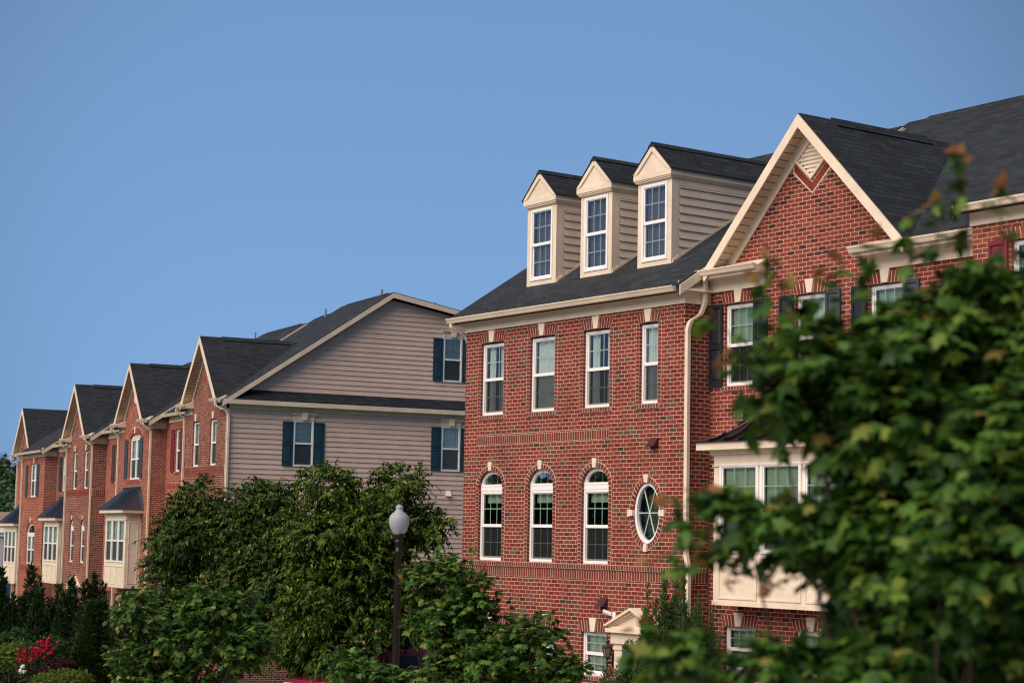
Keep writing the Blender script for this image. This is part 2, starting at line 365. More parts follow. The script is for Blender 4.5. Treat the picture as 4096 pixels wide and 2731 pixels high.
def jambs(H, T, a0, a1, z0, z1, w=.105):
    """cut header bricks stacked either side of an opening, with their straight mortar joint"""
    for x0, x1 in ((a0 - w, a0), (a1, a1 + w)):
        back = MB(T); back.poly([(x0 - .006, -.003, z0), (x1 + .006 * (x1 == a0) * 0, -.003, z0), (x1, -.003, z1), (x0 - .006, -.003, z1)]) if x1 == a0 else back.poly([(x0, -.003, z0), (x1 + .006, -.003, z0), (x1 + .006, -.003, z1), (x0, -.003, z1)])
        o = H.b(back, 'jamb', MORTAR); mb = MB(T); n = max(1, round((z1 - z0) / .0813)); h = (z1 - z0) / n
        for i in range(n): mb.box(x0 + (.008 if x1 != a0 else .004), x1 - (.008 if x1 == a0 else .004) + .004 * (x1 == a0), -.007, .02, z0 + h * i + .006, z0 + h * (i + 1) - .006)
        H.b(mb, 'brick_headers', ISL[H.brk], o)

def curtain_mesh(mb, a0, a1, z0, z1, d, amp=.025, wl=.11):
    n = max(4, int((a1 - a0) / .02)); ph = random.random() * 6
    xs = [a0 + (a1 - a0) * i / n for i in range(n + 1)]
    for i in range(n):
        y0, y1 = [d + amp * math.sin(ph + x / wl * 6.28) + .4 * amp * math.sin(x * 31) for x in xs[i:i + 2]]
        mb.poly([(xs[i], y0, z0), (xs[i + 1], y1, z0), (xs[i + 1], y1, z1), (xs[i], y0, z1)])
def blind_mesh(mb, a0, a1, z0, z1, d, step=.062, tilt=.05):
    k = int((z1 - z0) / step)
    for i in range(k):
        z = z1 - (i + 1) * step; mb.poly([(a0, d, z), (a1, d, z), (a1, d - tilt * .55, z + step * 1.05), (a0, d - tilt * .55, z + step * 1.05)])

def window(H, T, a0, a1, z0, z1, cover='curtain', glass=None, cmat=None, lights=1, mun=3, name='window', top=None, d=0, screen=True, mh=1, stuck=False):
    """double-hung window(s); front of the frame lies at depth d in the wall map. top = (kind, rise) for a lunette above z1"""
    fr, gp, mt, sc, cv = MB(T), MB(T), MB(T), MB(T), MB(T)
    fwid = .055
    def bx(mb, x0, x1, y0, y1, zz0, zz1): mb.box(x0, x1, d + y0, d + y1, zz0, zz1)
    lw = (a1 - a0) / lights
    for k in range(lights):
        x0, x1 = a0 + k * lw, a0 + (k + 1) * lw
        bx(fr, x0, x0 + fwid, 0, .09, z0, z1); bx(fr, x1 - fwid, x1, 0, .09, z0, z1)
        bx(fr, x0 + fwid, x1 - fwid, .001, .09, z1 - fwid, z1); bx(fr, x0 + fwid, x1 - fwid, -.004, .09, z0, z0 + .06)
        zm = z0 + (z1 - z0) * .5; g0, g1 = x0 + fwid, x1 - fwid
        bx(fr, g0, g1, .012, .06, zm - .03, zm + .035)                           # meeting rail
        s_ = .028
        for (q0, q1, y0) in ((zm + .035, z1 - fwid, .018), (z0 + .06, zm - .03, .04)):      # sash stiles
            bx(fr, g0, g0 + s_, y0, y0 + .03, q0, q1); bx(fr, g1 - s_, g1, y0, y0 + .03, q0, q1)
            bx(fr, g0 + s_, g1 - s_, y0, y0 + .03, q0 if y0 > .03 else q1 - .02, q0 + .035 if y0 > .03 else q1)
            gp.poly([(g0 + s_, d + y0 + .012, q0), (g1 - s_, d + y0 + .012, q0), (g1 - s_, d + y0 + .012, q1), (g0 + s_, d + y0 + .012, q1)])
            w = g1 - g0 - 2 * s_
            for i in range(1, mun): xm = g0 + s_ + w * i / mun; bx(mt, xm - .011, xm + .011, y0 + .016, y0 + .022, q0, q1)
            for i in range(1, mh + 1): zz = q0 + (q1 - q0) * i / (mh + 1); bx(mt, g0 + s_, g1 - s_, y0 + .0165, y0 + .0225, zz - .011, zz + .011)
        if screen: sc.poly([(g0 + .012, d + .034, z0 + .03), (g1 - .012, d + .034, z0 + .03), (g1 - .012, d + .034, zm - .02), (g0 + .012, d + .034, zm - .02)])
        i0, i1 = g0 + .01, g1 - .01
        if cover == 'curtain':
            r = random.random(); wl_ = (i1 - i0)
            curtain_mesh(cv, i0, i0 + wl_ * (.30 + .15 * r), z0, z1 - .02, d + .13); curtain_mesh(cv, i1 - wl_ * (.42 - .12 * r), i1, z0, z1 - .02, d + .13)
        elif cover == 'sheer': curtain_mesh(cv, i0, i1, z0, z1 - .02, d + .13)
        elif cover == 'blind': blind_mesh(cv, i0, i1, z0 + .06, z1 - .02, d + .12)
        elif cover == 'halfblind': blind_mesh(cv, i0, i1, z0 + (z1 - z0) * .45, z1 - .02, d + .12)
        elif cover == 'shade': cv.box(i0, i1, d + .14, d + .18, z1 - .26, z1 - .05)
    f = None
    if top:
        kind, rise = top
        A = arch_pts(a0, a1, z1 + .14, rise, 18); B = arch_pts(a0 + .075, a1 - .075, z1 + .14, rise - .075, 18)
        bx(fr, a0, a1, -.006, .09, z1, z1 + .10); bx(fr, a0, a1, -.012, .09, z1 + .10, z1 + .145)
        fr.strip(A, B, d, d + .09)
        gp.poly([(x, d + .03, z) for x, z in B])
        for q in (1, 2):
            x = a0 + .075 + (a1 - a0 - .15) * q / 3; hw = (a1 - a0 - .15) / 2; t = (x - (a0 + a1) / 2) / hw
            bx(mt, x - .009, x + .009, .034, .04, z1 + .14, z1 + .14 + (rise - .075) * math.sqrt(max(0, 1 - t * t)))
    o = H.b(fr, name, WHITE); H.b(gp, 'pane', glass or GLASS, o)
    if mt.f: H.b(mt, 'glazing_bar', MUNT, o)
    if sc.f: H.b(sc, 'insect_screen', SCREEN, o)
    if cv.f: H.b(cv, 'curtain' if cover in ('curtain', 'sheer') else 'blind', cmat or CURT if cover in ('curtain', 'sheer') else BLIND, o)
    return o

def shutter(H, T, a0, a1, z0, z1, mat):
    mb = MB(T); d0 = -.045; w = .055
    mb.box(a0, a0 + w, d0, -.002, z0, z1); mb.box(a1 - w, a1, d0, -.002, z0, z1)
    zm = z0 + (z1 - z0) * .48
    for q0, q1 in ((z0, z0 + .11), (zm - .04, zm + .04), (z1 - .07, z1)): mb.box(a0 + w, a1 - w, d0, -.002, q0, q1)
    for q0, q1 in ((z0 + .11, zm - .04), (zm + .04, z1 - .07)):
        mb.box(a0 + w, a1 - w, -.022, -.002, q0, q1)
        mb.faces([(a0 + w + .02, -.0225, q0 + .02), (a1 - w - .02, -.0225, q0 + .02), (a1 - w - .02, -.0225, q1 - .02), (a0 + w + .02, -.0225, q1 - .02),
                  (a0 + w + .045, -.04, q0 + .045), (a1 - w - .045, -.04, q0 + .045), (a1 - w - .045, -.04, q1 - .045), (a0 + w + .045, -.04, q1 - .045)],
                 [(0, 1, 5, 4), (1, 2, 6, 5), (2, 3, 7, 6), (3, 0, 4, 7), (4, 5, 6, 7)])
    return H.b(mb, 'shutter', mat)

def gutter(H, u0, u1, v, ztop, name='gutter'):
    """K-profile gutter whose back is at depth v"""
    mb = MB(); P = [(v, ztop - .002), (v - .115, ztop), (v - .12, ztop - .018), (v - .10, ztop - .045), (v - .075, ztop - .10), (v - .004, ztop - .105)]
    mb.ext(P, 'u', u0, u1); mb.box(u0, u1, v - .122, v - .108, ztop - .006, ztop + .006)
    return H.b(mb, name, TRIM)
def downspout(H, path, name='downspout'):
    mb = MB(); q = []
    P = [Vector(p) for p in path]
    for i, p in enumerate(P):                   # round the elbows a little
        if 0 < i < len(P) - 1:
            a, b = (P[i - 1] - p), (P[i + 1] - p); k = min(.07, a.length * .4, b.length * .4)
            for t in (0, .25, .5, .75, 1): q.append((p + a.normalized() * k) * (1 - t) ** 2 + p * 2 * t * (1 - t) + (p + b.normalized() * k) * t * t)
        else: q.append(p)
    mb.bars(q, .085, .075)
    for z in (9.0, 7.0, 5.0):
        if path[-1][2] + .3 < z + H.dz < path[-2][2] - .2: x, y = path[-1][0], path[-1][1]; mb.box(x - .052, x + .052, y - .045, y + .045, z + H.dz, z + H.dz + .025)
    return H.b(mb, name, TRIM)

def main_roof(H, u0, u1, vE, zE, vR, zR, vB, zB, rake_l=False, rake_r=False, t=.17, vent=True, cut=None):
    """front and rear slopes; cut = (left, right, v) starts the slope further back between left and right, behind a front gable"""
    mb = MB()
    def piece(a, b, v):
        z = zE + (zR - zE) * (v - vE) / (vR - vE)
        mb.ext([(v, z), (vR, zR), (vB, zB), (vB, zB - t), (vR, zR - t - .02), (v + .02, z - t)], 'u', a, b)
    if cut:
        if cut[0] > u0: piece(u0, cut[0], vE)
        piece(cut[0], cut[1], cut[2])
        if cut[1] < u1: piece(cut[1], u1, vE)
    else: piece(u0, u1, vE)
    o = H.b(mb, 'roof', SHING)
    sl = (zR - zE) / (vR - vE); sb = (zB - zR) / (vB - vR)
    if vent:
        rv = MB(); rv.ext([(vR - .17, zR - .17 * sl + .004), (vR - .15, zR - .15 * sl + .03), (vR, zR + .035), (vR + .15, zR + .15 * sb + .03), (vR + .17, zR + .17 * sb + .004)], 'u', u0 + .6, u1 - .6)
        H.b(rv, 'ridge_vent', SHING, o)
    for on, u, sg in ((rake_l, u0, -1), (rake_r, u1, 1)):
        if on:
            rk = MB(); e = .003; w = .19
            rk.ext([(vE, zE - .03), (vR, zR - .035), (vB, zB - .03), (vB, zB - .03 - w), (vR, zR - .04 - w), (vE, zE - .03 - w)], 'u', u + sg * e, u + sg * .03)
            H.b(rk, 'rake_board', TRIM, o)
    return o

def cross_gable(H, c, hw, zb, za, vf, vb, wv, t=.10):
    """front gable: roof slopes, rake boards, soffit and frieze; c centre, hw half width at height zb, apex za, front edge vf, wall plane wv"""
    s = (za - zb) / hw; mb = MB(); L = math.hypot(1, s)
    dn = t * L
    mb.ext([(c - hw, zb), (c, za), (c + hw, zb), (c + hw, zb - dn), (c, za - dn), (c - hw, zb - dn)], 'v', vf, vb)
    o = H.b(mb, 'gable_roof', SHING)
    r = MB(); k = .17 * L
    r.strip([(c - hw, zb - .03), (c, za - .03), (c + hw, zb - .03)], [(c - hw + .06, zb - .03 - k + .06 * s), (c, za - .03 - k), (c + hw - .06, zb - .03 - k + .06 * s)], vf - .035, vf - .004)
    H.b(r, 'rake_board', TRIM, o)
    sf = MB()
    for sg in (-1, 1):
        n = 22
        for i in range(n):
            f0, f1 = i / n, (i + .86) / n
            p = lambda f: (c + sg * (hw - .05) * (1 - f), zb - dn - .012 + .05 * s * 0 + (za - zb) * f)
            a, b_ = p(f0), p(f1); sf.poly([(a[0], vf, a[1]), (b_[0], vf, b_[1]), (b_[0], wv - .001, b_[1]), (a[0], wv - .001, a[1])])
            a2, b2 = p(f1), p((i + 1) / n); sf.poly([(a2[0], vf, a2[1] + .012), (b2[0], vf, b2[1] + .012), (b2[0], wv - .001, b2[1] + .012), (a2[0], wv - .001, a2[1] + .012)])
    H.b(sf, 'soffit', SOFFIT, o)
    fz = MB(); k2 = .17 * L; off = dn + .02
    fz.strip([(c - hw + .02, zb - off), (c, za - off), (c + hw - .02, zb - off)], [(c - hw + .02 + .14, zb - off - k2 + .14 * s), (c, za - off - k2), (c + hw - .16, zb - off - k2 + .14 * s)], wv - .035, wv - .003)
    H.b(fz, 'gable_frieze', TRIM, o)
    return o

def eave_return(H, u0, u1, wv, z, over=.33, inner=1, gut=True):
    """boxed eave return: frieze, soffit box, sloping cap and a short gutter. z = frieze bottom. inner: side on which the box ends against brick"""
    mb = MB()
    mb.box(u0, u1, wv - .04, wv - .002, z, z + .23)
    mb.box(u0 - (.0 if inner < 0 else .1), u1 + (.1 if inner < 0 else 0), wv - over, wv - .002, z + .231, z + .36)
    a, b_ = u0 - (0 if inner < 0 else .1), u1 + (.1 if inner < 0 else 0)
    mb.ext([(wv - over, z + .361), (wv - .002, z + .361), (wv - .002, z + .52)], 'u', a, b_)
    o = H.b(mb, 'eave_return', TRIM)
    if gut: gutter(H, a, b_, wv - over, z + .39)
    return o

def lap_siding(H, T, z0, z1, ext, step, mat, name='siding', parent=None, thick=.034, holes=()):
    """real lapped courses; ext(z) -> (a_min, a_max) limits of the wall at height z"""
    mb = MB(T); z = z0
    while z < z1 - .01:
        t = min(z + step, z1); l0, r0 = ext(z); l1, r1 = ext(t)
        if r0 - l0 > .02:
            if r1 <= l1: l1 = r1 = (l1 + r1) / 2
            zm = (z + t) / 2; cuts = sorted((h[0], h[1]) for h in holes if h[2] < zm < h[3])
            seg, a, ta = [], l0, l1
            for c0, c1 in cuts:
                if a < c0 < r0: seg.append((a, c0, ta, c0))
                a = ta = max(a, c1)
            if a < r0: seg.append((a, r0, ta, max(r1, ta)))
            for p, q, p1, q1 in seg:
                mb.poly([(p, -thick, z), (q, -thick, z), (q1, -.004, t), (p1, -.004, t)]); mb.poly([(p, -thick, z), (q, -thick, z), (q, .004, z + .001), (p, .004, z + .001)])
        z = t
    return H.b(mb, name, mat, parent)

def louver(H, T, pts, name='gable_vent', brickside=True):
    mb = MB(T); n = len(pts); cx = sum(p[0] for p in pts) / n; cz = sum(p[1] for p in pts) / n
    inn = [(cx + (x - cx) * .84, cz + (z - cz) * .84) for x, z in pts]
    mb.strip(pts, inn, -.05, .01, closed=True)
    zs = [p[1] for p in inn]; z = min(zs); 
    while z < max(zs) - .01:
        zt = min(z + .075, max(zs)); zmid = (z + zt) / 2; xs = []
        for i in range(n):
            (xa, za), (xb, zb) = inn[i], inn[(i + 1) % n]
            if (za - zmid) * (zb - zmid) < 0: xs.append(xa + (xb - xa) * (zmid - za) / (zb - za))
        if len(xs) >= 2: mb.poly([(min(xs), -.038, z), (max(xs), -.038, z), (max(xs), -.012, zt - .004), (min(xs), -.012, zt - .004)]); mb.poly([(min(xs), -.012, zt - .004), (max(xs), -.012, zt - .004), (max(xs), -.038, zt), (min(xs), -.038, zt)])
        z = zt
    return H.b(mb, name, TRIM)

def bay(H, a0, a1, wv, proj, zb, zt, roof_h, inset, mat, seam, nwin=3, wz=(1.1, 2.72), cover='blind', curved=False, cov2=None):
    """boxed bay on the wall plane wv: panelled box, windows, cornice, standing seam roof with flashing"""
    f = wv - proj; mb = MB(); w = (a1 - a0 - .3) / nwin
    wins = [(a0 + .18 + q * w, a0 + .12 + (q + 1) * w, zb + wz[0], zb + wz[1]) for q in range(nwin)]
    q0, q1 = wv - .002, f
    mb.faces([(a0, f, zb), (a1, f, zb), (a1, q0, zb), (a0, q0, zb), (a0, f, zt), (a1, f, zt), (a1, q0, zt), (a0, q0, zt)], [(0, 3, 2, 1), (4, 5, 6, 7), (1, 2, 6, 5), (3, 0, 4, 7)])
    mb.T = H.front(f); wall(mb, rect(a0, a1, zb, zt), [rect(x0 + .02, x1 - .02, z0 + .02, z1 - .02) for x0, x1, z0, z1 in wins], .05); mb.T = lambda a, b, c: (a, b, c)
    T = H.front(f)
    for q in range(nwin):                       # raised panel frames below the windows
        w = (a1 - a0 - .2) / nwin; x0, x1 = a0 + .1 + q * w + .05, a0 + .1 + (q + 1) * w - .05
        for r in ((x0, x1, zb + .12, zb + .15), (x0, x1, zb + .87, zb + .90), (x0, x0 + .03, zb + .15, zb + .87), (x1 - .03, x1, zb + .15, zb + .87)): mb.box(r[0], r[1], f - .018, f + .01, r[2], r[3])
    mb.box(a0 - .012, a1 + .012, f - .03, f + .01, zt - .28, zt - .255); mb.box(a0 - .015, a1 + .015, f - .02, f + .05, zb, zb + .08)
    y0, y1 = f + .12, wv - .12                  # side panel mouldings on the right-hand cheek
    for r in ((y0, y1, zb + .18, zb + .21), (y0, y1, zt - .38, zt - .35), (y0, y0 + .03, zb + .21, zt - .38), (y1 - .03, y1, zb + .21, zt - .38)): mb.box(a1 - .01, a1 + .018, r[0], r[1], r[2], r[3])
    mb.box(a1 - .01, a1 + .012, f - .03, wv - .01, zt - .28, zt - .255)
    o = H.b(mb, 'bay_window', mat)
    cn = MB(); ov = .24; cn.box(a0 - ov, a1 + ov, f - ov, wv - .003, zt + .02, zt + .17); cn.box(a0 - .06, a1 + .06, f - .06, wv - .003, zt - .06, zt + .02)
    H.b(cn, 'cornice', TRIM, o)
    e0, e1, ef, ze, zr = a0 - ov - .04, a1 + ov + .04, f - ov - .04, zt + .172, zt + .172 + roof_h
    r = MB(); n = 6 if curved else 1
    prof = [(k / n, (k / n) ** (1.7 if curved else 1)) for k in range(n + 1)]
    L = [(e0 + inset * s, ef + (wv - ef) * s, ze + roof_h * h) for s, h in prof]; Rr = [(e1 - inset * s, ef + (wv - ef) * s, ze + roof_h * h) for s, h in prof]
    for k in range(n):
        r.poly([L[k], Rr[k], Rr[k + 1], L[k + 1]])
        r.poly([Rr[k], (e1 - 0, wv, ze) if k == 0 else (Rr[k][0], wv, Rr[k][2]), (Rr[k + 1][0], wv, Rr[k + 1][2]), Rr[k + 1]])
        r.poly([L[k], L[k + 1], (L[k + 1][0], wv, L[k + 1][2]), (e0, wv, ze) if k == 0 else (L[k][0], wv, L[k][2])])
        if k == 0:
            for sg, E_ in ((1, Rr), (-1, L)): pass
    r.box(e0, e1, ef, wv - .002, ze - .012, ze)
    ns = max(4, round((a1 - a0 + .4) / .40))
    for q in range(1, ns):
        for k in range(n):
            p = [(L[j][0] + (Rr[j][0] - L[j][0]) * q / ns, L[j][1], L[j][2]) for j in (k, k + 1)]
            if curved: p = [(e0 + (e1 - e0) * q / ns, L[j][1], L[j][2]) for j in (k, k + 1)]
            if p[1][0] < L[k + 1][0] or p[1][0] > Rr[k + 1][0]: continue
            r.faces([(p[0][0] - .018, p[0][1], p[0][2]), (p[0][0] + .018, p[0][1], p[0][2]), (p[1][0] + .018, p[1][1], p[1][2]), (p[1][0] - .018, p[1][1], p[1][2])] +
                    [(p[0][0] - .018, p[0][1], p[0][2] + .05), (p[0][0] + .018, p[0][1], p[0][2] + .05), (p[1][0] + .018, p[1][1], p[1][2] + .05), (p[1][0] - .018, p[1][1], p[1][2] + .05)],
                    [(4, 5, 6, 7), (0, 1, 5, 4), (1, 2, 6, 5), (3, 0, 4, 7)])
    for P in (L, Rr): r.tube([(x, y, z + .01) for x, y, z in P], .02, 5)
    H.b(r, 'bay_roof', seam, o)
    fl = MB(); fl.box(e0 + inset - .05, e1 - inset + .05, wv - .03, wv - .003, zr - .03, zr + .10)
    for k in range(5):                            # stepped flashing up the hip
        s = k / 5; fl.box(e1 - inset * s - .17, e1 - inset * s + .03, wv - .018, wv - .003, ze + roof_h * s, ze + roof_h * s + .2 + .02 * k); fl.box(e0 + inset * s - .03, e0 + inset * s + .17, wv - .018, wv - .003, ze + roof_h * s, ze + roof_h * s + .2 + .02 * k)
    H.b(fl, 'flashing', seam, o)
    for q, (x0, x1, z0, z1) in enumerate(wins): window(H, H.front(f - .025), x0, x1, z0, z1, cover=(cov2[q] if cov2 else cover))
    bk = MB(); bk.box(a0 + .02, a1 - .02, wv - .06, wv - .03, zb + .02, zt - .02); H.b(bk, 'dark_backing', DARKI, o)  # near-black sheet stands in for the unlit room behind the bay
    return o

def hood_vent(H, T, a, z, mat=MAROON, s=.24):
    mb = MB(T); mb.box(a - s / 2, a + s / 2, -.015, .01, z - s * .42, z + s * .42)
    mb.faces([(a - s / 2, -.016, z + s * .4), (a + s / 2, -.016, z + s * .4), (a + s / 2, -.15, z - s * .3), (a - s / 2, -.15, z - s * .3), (a - s / 2, -.016, z - s * .3), (a + s / 2, -.016, z - s * .3)], [(0, 1, 2, 3), (0, 3, 4), (1, 5, 2), (2, 5, 4, 3)])
    return H.b(mb, 'wall_vent', mat)

def hedge_lantern(H, T, a, z, name='wall_lantern'):
    mb = MB(T)
    def lat(prof): 
        n = 8; pts = [(a + r * math.cos(6.2832 * q / n), -.17 + r * math.sin(6.2832 * q / n), zz) for r, zz in prof for q in range(n)]
        mb.faces(pts, [(k * n + q, k * n + (q + 1) % n, (k + 1) * n + (q + 1) % n, (k + 1) * n + q) for k in range(len(prof) - 1) for q in range(n)])
    lat([(.004, z + .36), (.01, z + .30), (.03, z + .27), (.012, z + .24), (.045, z + .20), (.02, z + .17), (.10, z + .10), (.10, z + .075)])
    lat([(.055, z - .12), (.06, z - .10), (.03, z - .14), (.02, z - .17), (.045, z - .2), (.02, z - .24), (.012, z - .40), (.02, z - .44), (.004, z - .46)])
    for q in range(6): t = 6.2832 * q / 6; mb.tube([(a + .095 * math.cos(t), -.17 + .095 * math.sin(t), z + .08), (a + .058 * math.cos(t), -.17 + .058 * math.sin(t), z - .11)], .008, 4)
    mb.tube([(a, -.17, z - .2), (a, -.08, z - .23), (a, 0, z - .18)], .014, 5)
    mb.box(a - .05, a + .05, -.015, 0, z - .3, z - .08)
    o = H.b(mb, name, BRONZE)
    g = MB(T); n = 8; prof = [(.088, z + .075), (.082, z + .03), (.053, z - .11)]
    g.faces([(a + r * math.cos(6.2832 * q / n), -.17 + r * math.sin(6.2832 * q / n), zz) for r, zz in prof for q in range(n)], [(k * n + q, k * n + (q + 1) % n, (k + 1) * n + (q + 1) % n, (k + 1) * n + q) for k in range(2) for q in range(n)])
    H.b(g, 'lantern_glass', LANT, o); return o
LANT = plain('amber_lantern_glass', (.20, .15, .11), .2, noise=.2)

# ------------------------------------------------------------------ the houses
def shell(H, u0, u1, v0, vb, front, holes, roofp, rmat=None, gz=None, right=True, depth=.12):
    """brick shell: front wall with openings, two side walls and a back wall following the roof profile roofp=[(v,z)...]"""
    w = MB(H.front(v0)); wall(w, front, holes, depth); o = H.b(w, 'brick_wall', MB_[H.brk])
    s = MB(); zg = H.zg
    prof = [(v0, zg), (vb, zg)] + [(v, z) for v, z in roofp[::-1]]
    s.poly([(u0 + .004, v, z) for v, z in prof])
    if right: s.poly([(u1 - .004, v, z) for v, z in prof])
    s.poly([(u0 + .004, vb, zg), (u1 - .004, vb, zg), (u1 - .004, vb, roofp[-1][1]), (u0 + .004, vb, roofp[-1][1])])
    H.b(s, 'side_wall', rmat or MB_[H.brk])
    k = MB(); k.box(u0 + .2, u1 - .2, v0 + 1.9, v0 + 1.95, zg, roofp[0][1] - .3)      # near-black sheet added to block light and keep the rooms dark
    H.b(k, 'dark_room_back', DARKI)
    return o

def frieze(H, u0, u1, v0, z0, z1, name='frieze_board'):
    mb = MB(); mb.box(u0, u1, v0 - .035, v0 - .002, z0, z1); mb.box(u0, u1, v0 - .27, v0 - .0025, z1 + .001, z1 + .035)
    mb.box(u0, u1, v0 - .245, v0 - .2, z1 + .036, z1 + .10)
    return H.b(mb, name, TRIM)

def side_return(H, u, v0, v1, z, m=TRIM):
    """frieze box with a sloped cap on the exposed right-hand return of a projecting house"""
    mb = MB(); mb.box(u - .002, u + .04, v0 - .038, v1, z, z + .235)
    mb.faces([(u + .0, v0 - .2, z + .236), (u + .17, v0 - .2, z + .236), (u + .17, v1, z + .236), (u, v1, z + .236), (u, v0 - .2, z + .42), (u, v1, z + .42)], [(0, 1, 2, 3), (1, 4, 5, 2), (0, 4, 1), (2, 5, 3), (0, 3, 5, 4)])
    mb.ext([(v0 - .22, z + .20), (v1, z + .20), (v1, z + .30 + (v1 - v0) * .62), (v0 - .22, z + .16)], 'u', u + .001, u + .012)
    return H.b(mb, 'cornice_return', m)

# ---- main row, deep red house with three dormers
GM, GL = 'houses of the near brick row', 'houses of the far brick row'
H = House(ROWM, 0, 0, .55, 0, 'brick_deep', 'deep red brick house with three cream dormers and an oval window', GM)
TF = H.front()
ups = [(.60, 1.48), (2.45, 3.34), (4.32, 5.20), (6.15, 6.72)]
arcs = [(.61, 1.51), (2.46, 3.35), (4.33, 5.22)]
lows = [(2.62, 3.47, 2.81, 3.68), (4.39, 5.22, 2.81, 3.68), (.8, 1.65, 2.81, 3.68)]
W = 7.53
holes = [rect(a, b, 8.21, 9.82) for a, b in ups] + [arched(a, b, 5.04, 6.62, .37) for a, b in arcs] + [oval(6.425, 6.065, .405, .60)] + [rect(*r) for r in lows] + [rect(5.83, 6.69, 1.35, 3.48)]
rp = [(0, 10.42), (5.9, 14.20), (13, 12.9)]
shell(H, 0, W, 0, 13, rect(0, W, H.zg, 10.42), holes, rp)
main_roof(H, -.28, W + .13, -.27, 10.447, 5.9, 14.41, 13.3, 13.0, rake_r=True, rake_l=True)
frieze(H, -.03, W + .02, 0, 10.10, 10.33); gutter(H, -.32, W + .02, -.25, 10.41); side_return(H, W, 0, .62, 10.10)
for i, (a, b) in enumerate(ups):
    window(H, TF, a, b, 8.21, 9.79, cover=('curtain', 'sheer', 'curtain', 'sheer')[i], mun=3 if i < 3 else 2, glass=GLASS_U, d=.065); jack_arch(H, TF, a, b, 9.82)
    band(H, TF, a - .05, b + .06, 8.12, 8.205, 'brick_sill', d=-.03); jambs(H, TF, a, b, 8.21, 9.815)
for a, b in arcs:
    jambs(H, TF, a, b, 5.04, 6.60)
    window(H, TF, a, b, 5.04, 6.545, cover='shade', d=.065, top=('arch', .31)); arch_ring(H, TF, a, b, 6.62, .37)
# oval window
c0, z0 = 6.425, 6.065; fr = MB(TF); gl = MB(TF); mt = MB(TF)
fr.strip(oval(c0, z0, .405, .60, 36), oval(c0, z0, .345, .535, 36), .03, .12, closed=True); gl.poly([(x, .085, z) for x, z in oval(c0, z0, .34, .53, 36)])
for t in (0, 60, 120):
    dx, dz = math.cos(R(t)) * .335, math.sin(R(t)) * .525 if t else 0
    mt.tube([(c0 - dx, .078, z0 - dz), (c0 + dx, .078, z0 + dz)], .010, 4)
o = H.b(fr, 'oval_window', WHITE); H.b(gl, 'pane', GLASS, o); H.b(mt, 'glazing_bar', MUNT, o)
cv = MB(TF); curtain_mesh(cv, c0 - .4, c0 + .4, z0 - .6, z0 + .6, .3, .015); H.b(cv, 'curtain', plain('dark_lace', (.10, .13, .12), .8, noise=.7, nscale=22), o)
arch_ring(H, TF, c0 - .405, c0 + .405, z0, .60, full=True, kz=.05)
band(H, TF, .5, 5.21, 7.56, 7.75, 'soldier_panel', d=-.006)
band(H, TF, 0, W + .03, 4.93, 5.03, 'water_table', d=-.045); band(H, TF, 0, W + .012, 4.725, 4.925, 'soldier_course', d=-.014)
TR = H.right(W); band(H, TR, 0, .62, 4.93, 5.03, 'water_table', d=-.03); band(H, TR, 0, .62, 4.725, 4.925, 'soldier_course', d=-.012)
for x0, x1, z0, z1 in lows:
    o = MB(TF); window(H, TF, x0, x1, z0, z1, cover='blind', d=.065, screen=False); jack_arch(H, TF, x0, x1, z1, h=.22); band(H, TF, x0 - .05, x1 + .05, z0 - .09, z0 - .005, 'brick_sill', d=-.03)
hood_vent(H, TF, 6.65, 7.43); hood_vent(H, TF, 5.12, 4.27)
hedge_lantern(H, TF, 5.46, 3.33)
mb = MB(TF); mb.box(5.40, 5.51, -.02, 0, 3.93, 4.10); mb.tube([(5.455, -.02, 4.01), (5.42, -.08, 4.06)], .012, 5)
o = H.b(mb, 'security_camera', WHITE); mb = MB(TF); mb.tube([(5.42, -.06, 4.06), (5.33, -.19, 4.12), (5.322, -.195, 4.118)], [.04, .042, .03], 10); H.b(mb, 'camera_barrel', WHITE, o)
mb = MB(TF); mb.tube([(5.323, -.20, 4.124), (5.315, -.215, 4.13)], .043, 10); H.b(mb, 'camera_lens', BLACK, o)
# door surround with pediment
mb = MB(TF); c0 = 6.26
mb.box(c0 - .74, c0 + .74, -.14, -.001, 3.50, 3.72); mb.box(c0 - .80, c0 + .80, -.24, -.001, 3.721, 3.80); mb.box(c0 - .76, c0 + .76, -.18, -.001, 3.801, 3.84)
mb.faces([(c0 - .70, -.12, 3.84), (c0 + .70, -.12, 3.84), (c0, -.12, 4.14), (c0 - .70, 0, 3.84), (c0 + .70, 0, 3.84), (c0, 0, 4.14)], [(0, 1, 2), (0, 2, 5, 3), (1, 4, 5, 2)])
for k, (w_, dd) in enumerate(((.05, .27), (.05, .21), (.04, .16))):
    q = .05 * k; A = [(c0 - .83 + q, 3.85 - q * .1), (c0, 4.22 - q * 1.05), (c0 + .83 - q, 3.85 - q * .1)]; B = [(A[0][0] + .06, A[0][1] - .015), (A[1][0], A[1][1] - w_), (A[2][0] - .06, A[2][1] - .015)]
    mb.strip(A, B, -dd, -.001)
for sg in (-1, 1):
    x = c0 + sg * .56; mb.box(x - .12, x + .12, -.09, -.001, H.zg + .7, 3.495); mb.box(x - .14, x + .14, -.11, -.001, 3.38, 3.45); mb.box(x - .14, x + .14, -.11, -.001, H.zg + .7, H.zg + .95)
o = H.b(mb, 'door_surround', TRIM)
mb = MB(TF); mb.box(5.84, 6.68, .05, .10, 1.36, 3.47)
for x in (5.92, 6.30):
    for q0, q1 in ((1.5, 2.1), (2.2, 2.8), (2.9, 3.3)): mb.box(x, x + .3, .035, .06, q0, q1)
